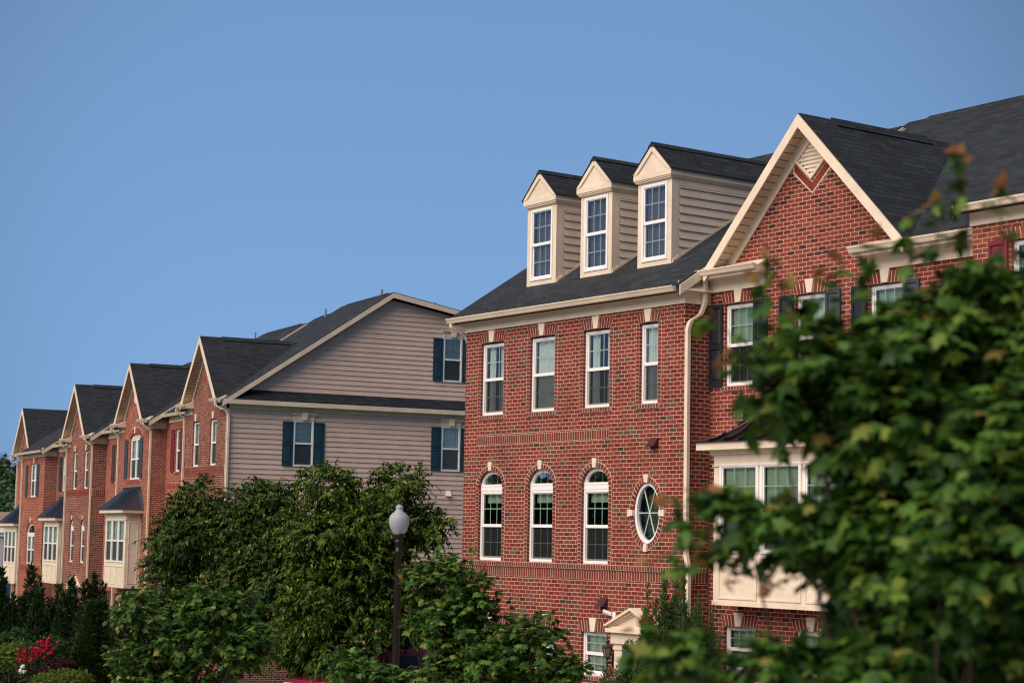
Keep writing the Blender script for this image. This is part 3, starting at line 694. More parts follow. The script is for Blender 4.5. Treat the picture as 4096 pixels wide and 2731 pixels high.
o = H.b(mb, 'front_door', plain('dark_green_door', (.02, .035, .03), .35)); mb = MB(TF); mb.tube([(6.6, .02, 2.3), (6.6, -.03, 2.3), (6.6, .0, 2.3)], .03, 8); H.b(mb, 'door_knob', BRONZE, o)
mb = MB(TF)
for k in range(4): mb.box(5.5 - .0, 7.02, -.95 - .28 * k, -.02 if k == 0 else -.95 - .28 * (k - 1), H.zg - .4, 1.34 - .18 * k)
H.b(mb, 'front_steps', plain('concrete_step', (.35, .33, .30), .85, bump=.003))
downspout(H, [(7.63, .40, 10.62), (7.63, .40, 10.10), (7.60, .33, 9.90), (7.59, .08, 9.76), (7.585, .02, 9.60), (7.585, .02, 5.30), (7.66, .02, 5.02), (7.66, .02, H.zg)])
downspout(H, [(-.2, -.28, 10.34), (-.2, -.28, 10.22), (-.05, .05, 10.0), (-.05, .12, 9.8), (-.05, .12, H.zg)])
# dormers
def dormer(H, c):
    vd, hw, zb, zc, za = .76, .525, 10.8, 12.88, 13.60; T = H.front(vd); vback = 4.2
    mb = MB(); mb.faces([(c - hw, vd, zb), (c + hw, vd, zb), (c + hw, vback, zb), (c - hw, vback, zb), (c - hw, vd, zc), (c + hw, vd, zc), (c + hw, vback, zc), (c - hw, vback, zc)], [(4, 5, 6, 7), (1, 2, 6, 5), (2, 3, 7, 6), (3, 0, 4, 7)])
    mb.T = T; wall(mb, rect(c - hw, c + hw, zb, zc), [rect(c - .38, c + .38, 11.22, 12.78)], .05); mb.T = lambda a, b, z: (a, b, z)
    for sg in (-1, 1): mb.box(c + sg * hw - .0 if sg > 0 else c - hw - .012, c + hw + .012 if sg > 0 else c - hw, vd - .002, vd + .17, zb, zc - .01)
    for x0, x1 in ((c - hw - .012, c - hw + .115), (c + hw - .115, c + hw + .012)): mb.box(x0, x1, vd - .022, vd - .0005, zb, zc)
    mb.box(c - hw + .115, c + hw - .115, vd - .018, vd - .0005, 12.80, zc - .002); mb.box(c - hw + .115, c + hw - .115, vd - .018, vd - .0005, zb, 11.2)
    o = H.b(mb, 'dormer', TRIM)
    cn = MB(); cn.box(c - hw - .06, c + hw + .06, vd - .09, vback, zc + .001, zc + .03); cn.box(c - hw - .04, c + hw + .04, vd - .07, vback, zc - .03, zc); cn.box(c - hw - .075, c + hw + .075, vd - .105, vback, zc + .031, zc + .15)
    cn.ext([(c - hw - .07, zc + .151), (c, za - .03), (c + hw + .07, zc + .151)], 'v', vd - .085, vd + .1)
    cn.strip([(c - hw - .085, zc + .15), (c, za - .005), (c + hw + .085, zc + .15)], [(c - hw + .03, zc + .15), (c, za - .135), (c + hw - .03, zc + .15)], vd - .115, vd - .08)
    H.b(cn, 'dormer_pediment', TRIM, o)
    rf = MB(); s = (za - zc - .13) / (hw + .10)
    rf.ext([(c - hw - .11, zc + .125), (c, za + .01), (c + hw + .11, zc + .125), (c + hw + .11, zc + .155), (c, za + .045), (c - hw - .11, zc + .155)], 'v', vd - .128, 4.9)
    rf.ext([(c - .12, za - .045), (c, za + .06), (c + .12, za - .045)], 'v', vd - .13, 4.85)
    H.b(rf, 'dormer_roof', SHING, o)
    def ext(z): return (vd + .17, max(vd + .17, (z - 10.62) / .642))
    lap_siding(H, H.right(c + hw + .004), 11.28, 12.70, ext, .174, SIDE_D, parent=o)
    lap_siding(H, lambda a, d, z: (c - hw - .004 + d, a, z), 11.28, 12.70, ext, .174, SIDE_D, parent=o)
    fl = MB(); fl.ext([(vd, 11.10), (3.3, 12.735), (3.3, 12.80), (vd, 11.165)], 'u', c + hw + .001, c + hw + .035); fl.ext([(vd + .171, 12.71), (vback, 12.71), (vback, 12.85), (vd + .171, 12.85)], 'u', c + hw + .001, c + hw + .014)
    H.b(fl, 'flashing_trim', TRIM, o)
    bk = MB(); bk.box(c - hw + .02, c + hw - .02, vd + .5, vd + .52, zb, zc - .02); H.b(bk, 'dark_backing', DARKI, o)  # near-black backing stands in for the dormer's unlit inside
    window(H, T, c - .405, c + .405, 11.205, 12.80, cover='sheer', cmat=GREYC, d=-.035, screen=False, name='dormer_window', glass=GLASS_D)  # grey sheet added behind the panes, its tone imitates reflected sky
for c in (1.79, 3.745, 5.68): dormer(H, c)

# ---- main row, gabled neighbour
H = House(ROWM, 7.56, .62, .6, .28, 'brick_plum', 'plum red gabled house with a diamond vent and boxed bay behind the blurred maple', GM)
TF = H.front(); u0, u1 = 7.56, 14.63; c = 10.35
gw = [(7.97, 8.79), (9.92, 10.70), (11.77, 12.58)]
lw = [(8.02, 8.87, 3.1, 3.95), (9.94, 10.8, 2.4, 3.95), (12.4, 13.25, 2.4, 3.95)]
dia = [(c - .43, 12.585), (c, 12.2), (c + .43, 12.585), (c, 12.97)]
holes = [rect(a, b, 8.5, 10.09) for a, b in gw] + [rect(*r) for r in lw]
front = [(u0, H.zg), (u1, H.zg), (u1, 10.7), (12.9, 10.7), (c, 13.18), (7.8, 10.7), (u0, 10.7)]
shell(H, u0, u1, .62, 13, front, holes, [(.62, 10.72), (6.35, 14.40), (13, 13.2)])
main_roof(H, 7.40, u1 + .02, .38, 10.744, 6.38, 14.60, 13.3, 13.4, rake_l=True, cut=(8.0, 12.7, .8))
cross_gable(H, c, 2.62, 10.72, 13.39, .27, 4.6, .62)
rv = MB(); rv.ext([(c - .17, 13.39 - .14), (c, 13.425), (c + .17, 13.39 - .14)], 'v', 1.1, 3.7); H.b(rv, 'ridge_vent', SHING)
eave_return(H, 7.58, 9.12, .62, 10.34, inner=-1); eave_return(H, 11.76, 14.60, .62, 10.34, inner=1)
louver(H, H.front(.62), dia)
band_m = ISL['brick_plum']; bk = MB(TF); bk.poly([(c - .50, -.004, 12.61), (c, -.004, 12.16), (c + .50, -.004, 12.61), (c + .50, -.004, 12.36), (c, -.004, 11.93), (c - .50, -.004, 12.36)]); H.b(bk, 'vent_mortar', MORTAR)
mb = MB(TF)
for sg in (-1, 1):                              # brick V under the diamond vent
    for k in range(7):
        f0, f1 = (k + .06) / 7, (k + .94) / 7; p = lambda f, w: (c + sg * (.47 * (1 - f) + .0) , 12.585 - .02 - .43 * f - w)
        voussoir(mb, [p(f0, 0), p(f1, 0), p(f1, .17), p(f0, .17)], -.012, .02)
H.b(mb, 'vent_brick_trim', band_m)
for i, (a, b) in enumerate(gw):
    window(H, TF, a, b, 8.5, 10.07, cover='halfblind' if i != 1 else 'sheer', d=.065); jack_arch(H, TF, a, b, 10.09, h=.2); band(H, TF, a - .05, b + .05, 8.41, 8.495, 'brick_sill', d=-.03)
    shutter(H, TF, a - .41, a - .035, 8.5, 10.10, CHAR); shutter(H, TF, b + .02, b + .39, 8.5, 10.10, SLATE if i else CHAR)
for x0, x1, z0, z1 in lw: window(H, TF, x0, x1, z0, z1, cover='blind', d=.065, screen=z1 - z0 > 1); jack_arch(H, TF, x0, x1, z1); band(H, TF, x0 - .05, x1 + .05, z0 - .09, z0 - .005, 'brick_sill', d=-.03)
bay(H, 8.37, 12.0, .62, .60, 4.36, 7.21, .50, .78, TRIM, METALB, wz=(.97, 2.61), curved=True)
downspout(H, [(14.5, .35, 10.6), (14.5, .35, 10.5), (14.5, .58, 10.2), (14.5, .58, H.zg)])

# ---- main row, last house at the right edge
H = House(ROWM, 14.66, 0, .9, .6, 'brick_orange', 'orange red brick house with wine shutters at the right edge of the photo', GM)
TF = H.front(); u0, u1 = 14.66, 21.5
hw_ = [(15.45, 16.27), (17.3, 18.1), (19.4, 20.2)]
holes = [rect(a, b, 8.8, 10.40) for a, b in hw_] + [rect(a, b, 5.6, 7.2) for a, b in hw_] + [rect(a, b, 2.9, 4.4) for a, b in hw_]
shell(H, u0, u1, 0, 13, rect(u0, u1, H.zg, 11.0), holes, [(0, 11.0), (6.4, 15.0), (13, 13.5)])
main_roof(H, u0 - .16, u1 + .2, -.27, 11.05, 6.40, 15.24, 13.3, 13.9, rake_l=True)
frieze(H, u0 - .03, u1, 0, 10.71, 10.94); gutter(H, u0 - .12, u1, -.25, 11.02)
for a, b in hw_:
    for z0, z1 in ((8.8, 10.38), (5.6, 7.18), (2.9, 4.38)):
        window(H, TF, a, b, z0, z1, cover='blind', d=.065); jack_arch(H, TF, a, b, z1 + .02, key=False)
        shutter(H, TF, a - .44, a - .05, z0, z1 + .03, WINE); shutter(H, TF, b + .05, b + .44, z0, z1 + .03, WINE)

# ---- far row: six and two halves, each pair one step lower
LP = lambda v0, dz: [(v0, 10.42 + dz), (v0 + 6.45, 14.72 + dz), (v0 + 13, 13.5 + dz)]
def left_roof(H, u0, u1, v0, dz, **k): return main_roof(H, u0, u1, v0 - .26, 10.40 + dz, v0 + 6.45, 14.91 + dz, v0 + 13.3, 13.68 + dz, **k)
def spouts(H, u, v0, dz, zend): downspout(H, [(u, v0 - .40, 10.36 + dz), (u, v0 - .40, 10.24 + dz), (u, v0 - .055, 9.98 + dz), (u, v0 - .055, 9.8 + dz), (u, v0 - .055, zend)])
def gabled(u0, u1, dz, brk, c, label, zg):
    H = House(ROWL, u0, 0, zg, dz, brk, label, GL); TF = H.front()
    front = [(u0, zg), (u1, zg), (u1, 10.42 + dz), (c + 2.1, 10.42 + dz), (c, 12.78 + dz), (c - 2.1, 10.42 + dz), (u0, 10.42 + dz)]
    cross_gable(H, c, 2.27, 10.48 + dz, 13.01 + dz, -.36, 4.2, 0)
    rv = MB(); rv.ext([(c - .15, 13.01 + dz - .12), (c, 13.04 + dz), (c + .15, 13.01 + dz - .12)], 'v', .5, 3.2); H.b(rv, 'ridge_vent', SHING)
    eave_return(H, u0 + .0, c - 1.72, 0, 10.10 + dz, inner=-1); eave_return(H, c + 1.72, u1 + .02, 0, 10.10 + dz, inner=1)
    return H, TF, front

# end house with the sided wall
H, TF, front = gabled(-5.15, .03, 0, 'brick_mixed', -2.42, 'end house with a tall taupe sided gable wall and teal shutters', -.25)
aw = [(-4.10, -3.27), (-1.92, -1.09)]
holes = [rect(a, b, 8.06, 9.81) for a, b in aw] + [arched(a, b, 4.6, 6.2, .37) for a, b in aw]
U = .03
w = MB(TF); wall(w, front, holes, .12); H.b(w, 'brick_wall', MB_[H.brk])
s = MB()
s.poly([(-5.146, v, z) for v, z in [(0, H.zg), (13, H.zg), (13, 13.5), (6.45, 14.72), (0, 10.42)]]); s.poly([(-5.1, 13, H.zg), (U - .004, 13, H.zg), (U - .004, 13, 13.5), (-5.1, 13, 13.5)])
s.poly([(U - .003, 0, H.zg), (U - .003, 13, H.zg), (U - .003, 13, 4.56), (U - .003, 0, 4.56)]); H.b(s, 'side_wall', MB_[H.brk])
TR = H.right(U)
SW = [(2.63, 3.43, 8.07, 9.80), (8.73, 9.54, 8.09, 9.84), (8.73, 9.54, 11.58, 13.33)]; SH = [(a + .03 - .05, b - .03 + .05, z0, z1) for a, b, z0, z1 in SW]
sh = MB(TR); sh.holed([(.1, 4.5), (13, 4.5), (13, 13.4), (6.45, 14.6), (.1, 10.4)], [rect(a + .03, b - .03, z0 + .03, z1 - .03) for a, b, z0, z1 in SW], .03); H.b(sh, 'wall_sheathing', DARKI)
lap_siding(H, TR, 4.57, 10.14, lambda z: (.12, 13), .187, SIDING, holes=SH)
def gext(z):
    lo = (z - 10.57 + .27) / .672; hi = 6.45 + (14.91 - .26 - z) / .18
    return (max(.4, lo), min(13, hi))
lap_siding(H, TR, 10.86, 14.62, gext, .187, SIDING, holes=SH)
mb = MB(TR); mb.box(.0, .125, -.028, .0, H.zg + 4.6, 10.14); H.b(mb, 'corner_board', TRIM)
# pent roof across the sided wall
mb = MB(); mb.faces([(U + .33, -.05, 10.50), (U + .33, 13, 10.50), (U, 13, 10.88), (U, .45, 10.88), (U + .33, -.05, 10.44), (U + .33, 13, 10.44)], [(0, 1, 2, 3), (0, 4, 5, 1)])
o = H.b(mb, 'pent_roof', SHING)
mb = MB(); mb.box(U + .31, U + .345, -.22, 13, 10.29, 10.455); mb.box(U - .0, U + .309, -.1, 13, 10.28, 10.30); mb.box(U + .0, U + .03, .1, 13, 10.12, 10.279); H.b(mb, 'pent_fascia', TRIM, o)
left_roof(H, -5.15, .35, 0, 0, rake_r=True, cut=(-4.5, -.35, .2))
def sided_window(v0, v1, z0, z1, cover, hd=True):
    window(H, TR, v0, v1, z0, z1, cover=cover, glass=GLASS_U, d=-.06, screen=True); shutter(H, TR, v0 - .43, v0 - .02, z0 + .02, z1 - .05, TEAL).location.x += .034
    shutter(H, TR, v1 + .02, v1 + .43, z0 + .02, z1 - .05, TEAL).location.x += .034
    hd = MB(TR); hd.box(v0 - .01, v1 + .01, -.075, 0, z1 + .003, z1 + .15); 
    for k, e in enumerate((.03, .06, .09)): hd.box(v0 - e, v1 + e, -.065 - e, 0, z1 + .151 + .04 * k, z1 + .19 + .04 * k)
    o = H.b(hd, 'window_head', TRIM); k = MB(TR); c = (v0 + v1) / 2; voussoir(k, [(c - .08, z1 + .012), (c + .08, z1 + .012), (c + .13, z1 + .30), (c - .13, z1 + .30)], -.18, -.0); H.b(k, 'keystone', TRIM, o)
sided_window(2.63, 3.43, 8.07, 9.80, 'blind'); sided_window(8.73, 9.54, 8.09, 9.84, 'sheer'); sided_window(8.73, 9.54, 11.58, 13.33, 'blind')
mb = MB(TR); mb.box(8.93, 9.22, -.03, 0, 7.07, 7.36); o = H.b(mb, 'vent_block', SIDING)
mb = MB(TR); mb.faces([(8.98, -.031, 7.33), (9.17, -.031, 7.33), (9.17, -.16, 7.13), (8.98, -.16, 7.13), (8.98, -.031, 7.13), (9.17, -.031, 7.13)], [(0, 1, 2, 3), (0, 3, 4), (1, 5, 2), (2, 5, 4, 3)]); H.b(mb, 'vent_hood', WHITE, o)
for a, b in aw:
    window(H, TF, a, b, 8.06, 9.78, cover='sheer', d=.065); jack_arch(H, TF, a, b, 9.81, h=.22); window(H, TF, a, b, 4.6, 6.1, cover='shade', d=.065, top=('arch', .31)); arch_ring(H, TF, a, b, 6.2, .37)
band(H, TF, -5.15, .03, 7.93, 8.05, 'brick_sill_course', d=-.035); band(H, TF, -5.15, .03, 7.70, 7.92, 'soldier_course', d=-.012)
louver(H, TF, [(-2.85, 12.2), (-2.42, 11.75), (-1.99, 12.2), (-2.42, 12.66)])
mb = MB(TF)
for sg in (-1, 1):
    for k in range(7):
        f0, f1 = (k + .06) / 7, (k + .94) / 7; p = lambda f, w: (-2.42 + sg * .47 * (1 - f), 12.18 - .46 * f - w); voussoir(mb, [p(f0, 0), p(f1, 0), p(f1, .17), p(f0, .17)], -.012, .02)
H.b(mb, 'vent_brick_trim', ISL[H.brk])
downspout(H, [(-.12, -.40, 10.40), (-.12, -.40, 10.22), (.10, -.02, 10.02), (.125, .06, 9.85), (.125, .06, H.zg)]); spouts(H, -5.08, 0, 0, H.zg)
for v, z in ((6.5, 15.05),): mb = MB(); mb.tube([(-1.0, v, z - .3), (-1.0, v, z + .12)], .05, 8); mb.tube([(-.6, 8.6, 14.3), (-.6, 8.6, 14.75)], .05, 8); H.b(mb, 'vent_pipe', LEAD)

def recess(u0, u1, dz, brk, label, zg, rr=False):
    H = House(ROWL, u0, .6, zg, dz, brk, label, GL); TF = H.front(); left_roof(H, u0 - (.0), u1, .6, dz)
    frieze(H, u0 + .36, u1, .6, 10.10 + dz - .06, 10.27 + dz); gutter(H, u0 + .36, u1 - .02, .6 - .25, 10.36 + dz); return H, TF
# recessed house with wine shutters
H, TF = recess(-9.75, -5.16, 0, 'brick_orange', 'narrow set back house with wine red shutters beside the sided end house', -.3)
hs = [(-8.47, -7.68, 8.0, 9.74), (-8.47, -7.68, 4.9, 6.58), (-6.9, -6.1, 8.0, 9.74)]
shell(H, -9.75, -5.16, .6, 13.6, rect(-9.75, -5.16, H.zg, 10.4), [rect(*r) for r in hs], LP(.6, 0))
for a, b, z0, z1 in hs:
    window(H, TF, a, b, z0, z1 - .02, cover='halfblind', d=.065); band(H, TF, a - .06, b + .06, z1, z1 + .22, 'lintel', d=-.012); band(H, TF, a - .07, b + .07, z0 - .1, z0 - .005, 'brick_sill', d=-.03)
    shutter(H, TF, a - .46, a - .05, z0, z1, WINE); shutter(H, TF, b + .03, b + .44, z0, z1, WINE)
band(H, TF, -9.75, -5.16, 7.28, 7.53, 'soldier_course', d=-.01)
mb = MB(); mb.tube([(-7.4, 6.6, 14.2), (-7.4, 6.6, 15.05)], .05, 8); H.b(mb, 'vent_pipe', LEAD)

# gabled house with the twin window and the black roofed bay
dz = -.29
H, TF, front = gabled(-15.05, -9.76, dz, 'brick_orange', -12.42, 'orange brick gabled house with a twin window, slate shutters and black roofed bay', -.6)
tw = (-13.25, -11.55)
holes = [arched(tw[0], tw[1], 7.75, 9.50, .20), rect(-12.5, -11.7, 1.3, 2.85), rect(-14.2, -13.4, 1.3, 2.85)]
shell(H, -15.05, -9.76, 0, 13, front, holes, LP(0, dz)); left_roof(H, -15.05, -9.38, 0, dz, rake_r=True, cut=(-14.5, -10.35, .2)); side_return(H, -9.76, 0, .6, 10.10 + dz)
window(H, TF, tw[0], tw[1], 7.75, 9.48, cover='sheer', lights=2, mun=2, d=.065)
mb = MB(TF); mb.poly([(x, .07, z) for x, z in arch_pts(tw[0], tw[1], 9.49, .2)]); H.b(mb, 'arch_panel', TRIM)
mb = MB(TF); n = 22; back = MB(TF)
for i in range(n):
    f = lambda t, r: (-12.4 - (.87 + r) * math.cos(t), 9.5 + (.20 + r * .85) * math.sin(t) + r * .25); a, b = .12 + 2.90 * (i + .06) / n, .12 + 2.90 * (i + .94) / n
    voussoir(mb, [f(a, 0), f(b, 0), f(b, .24), f(a, .24)], -.012, .03); a, b = .12 + 2.90 * i / n, .12 + 2.90 * (i + 1) / n; voussoir(back, [f(a, 0), f(b, 0), f(b, .26), f(a, .26)], -.004, .02)
o = H.b(back, 'lintel', MORTAR); H.b(mb, 'brick_voussoirs', ISL[H.brk], o); k = MB(TF); voussoir(k, [(-12.46, 9.70), (-12.34, 9.70), (-12.30, 10.0), (-12.50, 10.0)], -.05, .0); H.b(k, 'keystone', TRIM, o)
shutter(H, TF, -13.93, -13.48, 7.80, 9.48, SLATE); shutter(H, TF, -11.56, -11.12, 7.80, 9.48, SLATE); band(H, TF, -13.6, -11.4, 7.63, 7.745, 'brick_sill', d=-.04)
arch_ring(H, TF, -12.66, -12.18, 11.3, .32, full=True, key=False); louver(H, TF, oval(-12.42, 11.3, .24, .32, 20))
bay(H, -14.3, -10.95, 0, .65, 3.17, 6.28, .87, .72, TRIMW, METAL, wz=(1.06, 2.86), cov2=('sheer', 'sheer', 'curtain'))
for a in (-12.5, -14.2): window(H, TF, a, a + .8, 1.3, 2.83, cover='halfblind', d=.065); shutter(H, TF, a - .42, a - .03, 1.3, 2.83, CHAR)
hedge_lantern(H, TF, -11.35, 2.6); band(H, TF, -15.05, -9.76, 4.0 + dz, 4.33 + dz, 'soldier_course', d=-.012)
spouts(H, -14.97, 0, dz, H.zg); spouts(H, -9.84, 0, dz, H.zg)

# set back house with brown shutters
H, TF = recess(-19.48, -15.06, dz, 'brick_orange', 'set back house with a brown shutter between the two gabled houses', -.65)
hs = [(-17.88, -17.06, 7.72, 9.44), (-17.88, -17.06, 4.6, 6.3), (-17.88, -17.06, 1.3, 2.85)]
shell(H, -19.48, -15.06, .6, 13.6, rect(-19.48, -15.06, H.zg, 10.4 + dz), [rect(*r) for r in hs], LP(.6, dz))
for a, b, z0, z1 in hs: window(H, TF, a, b, z0, z1 - .02, cover='halfblind', d=.065); band(H, TF, a - .06, b + .06, z1, z1 + .22, 'lintel', d=-.012); shutter(H, TF, a - .46, a - .04, z0, z1, BRNS); shutter(H, TF, b + .04, b + .46, z0, z1, BRNS); band(H, TF, a - .07, b + .07, z0 - .1, z0 - .005, 'brick_sill', d=-.03)
mb = MB(); mb.tube([(-16.5, 6.6, 14.0), (-16.5, 6.6, 14.85)], .05, 8); H.b(mb, 'vent_pipe', LEAD)

# gabled house with two slim windows over two arched ones
dz = -.57
H, TF, front = gabled(-24.6, -19.5, dz, 'brick_mixed', -22.15, 'gabled house with two slim upper windows over two slim arched windows', -.9)
dw = [(-23.36, -22.52), (-21.24, -20.42)]; da = [(-23.5, -22.7), (-21.42, -20.62)]
holes = [rect(a, b, 7.48, 9.25) for a, b in dw] + [arched(a, b, 4.04, 5.68, .37) for a, b in da]
shell(H, -24.6, -19.5, 0, 13, front, holes, LP(0, dz)); left_roof(H, -24.6, -19.15, 0, dz, rake_r=True, cut=(-24.2, -20.1, .2)); side_return(H, -19.5, 0, .6, 10.10 + dz)
for a, b in dw: window(H, TF, a, b, 7.48, 9.22, cover='halfblind', d=.065); jack_arch(H, TF, a, b, 9.25, h=.22)
for a, b in da: window(H, TF, a, b, 4.04, 5.58, cover='shade', d=.065, top=('arch', .31)); arch_ring(H, TF, a, b, 5.68, .37); band(H, TF, a - .06, b + .06, 3.92, 4.035, 'brick_sill', d=-.035)
band(H, TF, -24.6, -19.5, 7.36, 7.475, 'brick_sill_course', d=-.035); band(H, TF, -24.6, -19.5, 7.14, 7.355, 'soldier_course', d=-.012); band(H, H.right(-19.5), 0, .6, 7.14, 7.44, 'soldier_course', d=-.012)
arch_ring(H, TF, -22.38, -21.92, 11.05, .32, full=True, key=False); louver(H, TF, oval(-22.15, 11.05, .23, .32, 20))
mb = MB(TF); mb.strip([(-22.6, 2.95), (-21.75, 3.4), (-20.9, 2.95)], [(-22.4, 2.95), (-21.75, 3.25), (-21.1, 2.95)], -.3, -.01); mb.box(-22.6, -20.9, -.28, -.01, 2.8, 2.95); H.b(mb, 'door_surround', TRIM)
hood_vent(H, TF, -22.9, 3.35); spouts(H, -24.52, 0, dz, H.zg); spouts(H, -19.58, 0, dz, H.zg)

# set back house with a bay
H, TF = recess(-29.28, -24.61, dz, 'brick_mixed', 'set back house with a teal shutter over a cream bay that has a black roof', -.95)
hs = [(-28.1, -27.25, 7.48, 9.20)]
shell(H, -29.28, -24.61, .6, 13.6, rect(-29.28, -24.61, H.zg, 10.4 + dz), [rect(*r) for r in hs], LP(.6, dz))
a, b, z0, z1 = hs[0]; window(H, TF, a, b, z0, z1, cover='halfblind', d=.065); band(H, TF, a - .06, b + .06, z1 + .02, z1 + .24, 'lintel', d=-.012); shutter(H, TF, -28.6, -28.12, z0, z1, TEAL); shutter(H, TF, b + .03, b + .5, z0, z1, TEAL)
bay(H, -28.75, -25.55, .6, .65, 2.93, 5.98, .95, .72, TRIMW, METAL, wz=(1.07, 2.83), cover='sheer')

# flat eaved projecting house
dz = -.85
H = House(ROWL, -34.5, 0, -1.15, dz, 'brick_orange', 'orange brick house with a level eave, slate shutters and a wide arched window', GL); TF = H.front()
tw, ta = (-32.65, -30.98), (-32.95, -31.05)
holes = [rect(tw[0], tw[1], 7.22, 8.94), arched(ta[0], ta[1], 3.76, 5.36, .52)]
shell(H, -34.5, -29.3, 0, 13, rect(-34.5, -29.3, H.zg, 10.42 + dz), holes, LP(0, dz)); left_roof(H, -34.7, -28.95, 0, dz, rake_r=True); side_return(H, -29.3, 0, .6, 10.10 + dz)
frieze(H, -34.53, -29.28, 0, 9.26, 9.45); gutter(H, -34.85, -29.1, -.25, 10.39 + dz)
window(H, TF, tw[0], tw[1], 7.22, 8.92, cover='sheer', lights=2, mun=2, d=.065); jack_arch(H, TF, tw[0], tw[1], 8.94, h=.24); shutter(H, TF, -33.55, -33.1, 7.22, 8.9, SLATE); shutter(H, TF, -30.96, -30.52, 7.22, 8.9, SLATE); band(H, TF, -33.0, -30.7, 7.10, 7.215, 'brick_sill', d=-.04)
window(H, TF, ta[0], ta[1], 3.76, 5.24, cover='sheer', lights=2, mun=2, d=.065, top=('arch', .45)); arch_ring(H, TF, ta[0], ta[1], 5.36, .52, th=.2)
band(H, TF, -34.5, -29.3, 3.63, 3.745, 'brick_sill_course', d=-.035); band(H, TF, -34.5, -29.3, 3.40, 3.625, 'soldier_course', d=-.012)
spouts(H, -34.42, 0, dz, H.zg)

# last house of the far row
H = House(ROWL, -38.55, .6, -1.2, dz, 'brick_orange', 'last gabled house of the far row with a cream bay by the wooded hill', GL); TF = H.front(); c = -36.35
front = [(-38.55, H.zg), (-34.51, H.zg), (-34.51, 10.42 + dz), (c + 2.0, 10.42 + dz), (c, 12.72 + dz), (c - 2.0, 10.42 + dz), (-38.55, 10.42 + dz)]
shell(H, -38.55, -34.51, .6, 13.6, front, [rect(-37.2, -36.3, 7.2, 8.9)], LP(.6, dz)); left_roof(H, -38.55, -34.51, .6, dz, cut=(-38.4, -34.51, .8))
cross_gable(H, c, 2.2, 10.46 + dz, 12.93 + dz, .24, 4.8, .6); eave_return(H, -38.55, c - 1.7, .6, 10.10 + dz, inner=-1)
window(H, TF, -37.2, -36.3, 7.2, 8.88, cover='halfblind', d=.065); bay(H, -38.25, -35.1, .6, .65, 2.66, 5.70, .95, .72, TRIMW, METAL, wz=(1.07, 2.8), cover='curtain')
mb = MB(TF); mb.strip(oval(c + .25, 11.0 + dz, .26, .34, 20), oval(c + .25, 11.0 + dz, .20, .27, 20), -.03, .0, closed=True); H.b(mb, 'gable_vent', TRIM)
downspout(H, [(-38.6, .2, 10.36 + dz), (-38.6, .2, 10.1 + dz), (-38.58, .56, 9.9 + dz), (-38.58, .56, H.zg)])

# ------------------------------------------------------------------ ground
def gz(x, y):
    y = np.asarray(y, float); x = np.asarray(x, float)
    z = .9 + np.clip(52 - y, -18, 60) * np.where(y > 52, .044, .012)
    z = z - np.clip(y - 70, 0, 80) * .027
    return z
def grid_mesh(name, xs, ys, zf, mat):
    X, Y = np.meshgrid(xs, ys); Z = zf(X, Y); nx, ny = len(xs), len(ys)
    me = bpy.data.meshes.new(name)
    me.from_pydata(np.stack([X, Y, Z], -1).reshape(-1, 3).tolist(), [], [(j * nx + i, j * nx + i + 1, (j + 1) * nx + i + 1, (j + 1) * nx + i) for j in range(ny - 1) for i in range(nx - 1)])
    me.materials.append(mat); me.polygons.foreach_set('use_smooth', [True] * len(me.polygons)); o = bpy.data.objects.new(name, me); COL.objects.link(o); return o
def ground_mat(name, stops, sc=.4, fine=40, bump=.02):
    m, nt, n, l = new_mat(name); tc = N(nt, 'ShaderNodeTexCoord')
    a = N(nt, 'ShaderNodeTexNoise', Scale=sc, Detail=8.0, Roughness=.7); l.new(tc.outputs['Object'], a.inputs['Vector'])
    f = N(nt, 'ShaderNodeTexNoise', Scale=fine, Detail=4.0); l.new(tc.outputs['Object'], f.inputs['Vector'])
    r = ramp(nt, stops); l.new(a.outputs['Fac'], r.inputs[0]); r2 = ramp(nt, [(.3, (.6, .6, .6)), (.7, (1.3, 1.3, 1.3))]); l.new(f.outputs['Fac'], r2.inputs[0])
    b = N(nt, 'ShaderNodeBsdfPrincipled', Roughness=.95); l.new(mixc(nt, 1.0, r.outputs[0], r2.outputs[0], 'MULTIPLY'), b.inputs['Base Color'])
    bp = N(nt, 'ShaderNodeBump', Strength=.8, Distance=bump); l.new(f.outputs['Fac'], bp.inputs['Height']); l.new(bp.outputs[0], b.inputs['Normal']); finish(nt, b.outputs[0]); return m
GRASS = ground_mat('lawn', [(.35, (.022, .045, .012)), (.65, (.045, .075, .02))])
ASPH = ground_mat('asphalt', [(.3, (.04, .04, .042)), (.7, (.065, .064, .062))], 1.5, 90, .004)
far = np.concatenate([np.arange(-60, 61, 4), [80, 120, 200, 400, 900]]); far = np.concatenate([[-900, -400, -200, -120, -80], far])
yy = np.concatenate([[-400, -100, -40], np.arange(-20, 160, 4), [180, 240, 400, 800, 1600]])
tag(grid_mesh('ground', far, yy, gz, GRASS), kind='structure')
CONC = ground_mat('pale_concrete', [(.3, (.30, .27, .23)), (.7, (.38, .345, .30))], 1.2, 60, .003)
tag(grid_mesh('street', np.arange(-70, 14.1, 4), np.arange(-40, 36.1, 4), lambda x, y: gz(x, y) + .06, CONC), kind='structure')  # unseen pale sheet, added to bounce warm sun up under the eaves
tag(grid_mesh('bounce_sheet', np.arange(-70, -27.9, 3), np.arange(44, 110.1, 3), lambda x, y: gz(x, y) + .06, CONC), kind='structure')  # second unseen pale sheet, added for bounce light on the far fronts
tag(grid_mesh('driveway', np.arange(-11, 6.1, 1), np.arange(42, 53.1, 1), lambda x, y: gz(x, y) + .012, ASPH), kind='structure')

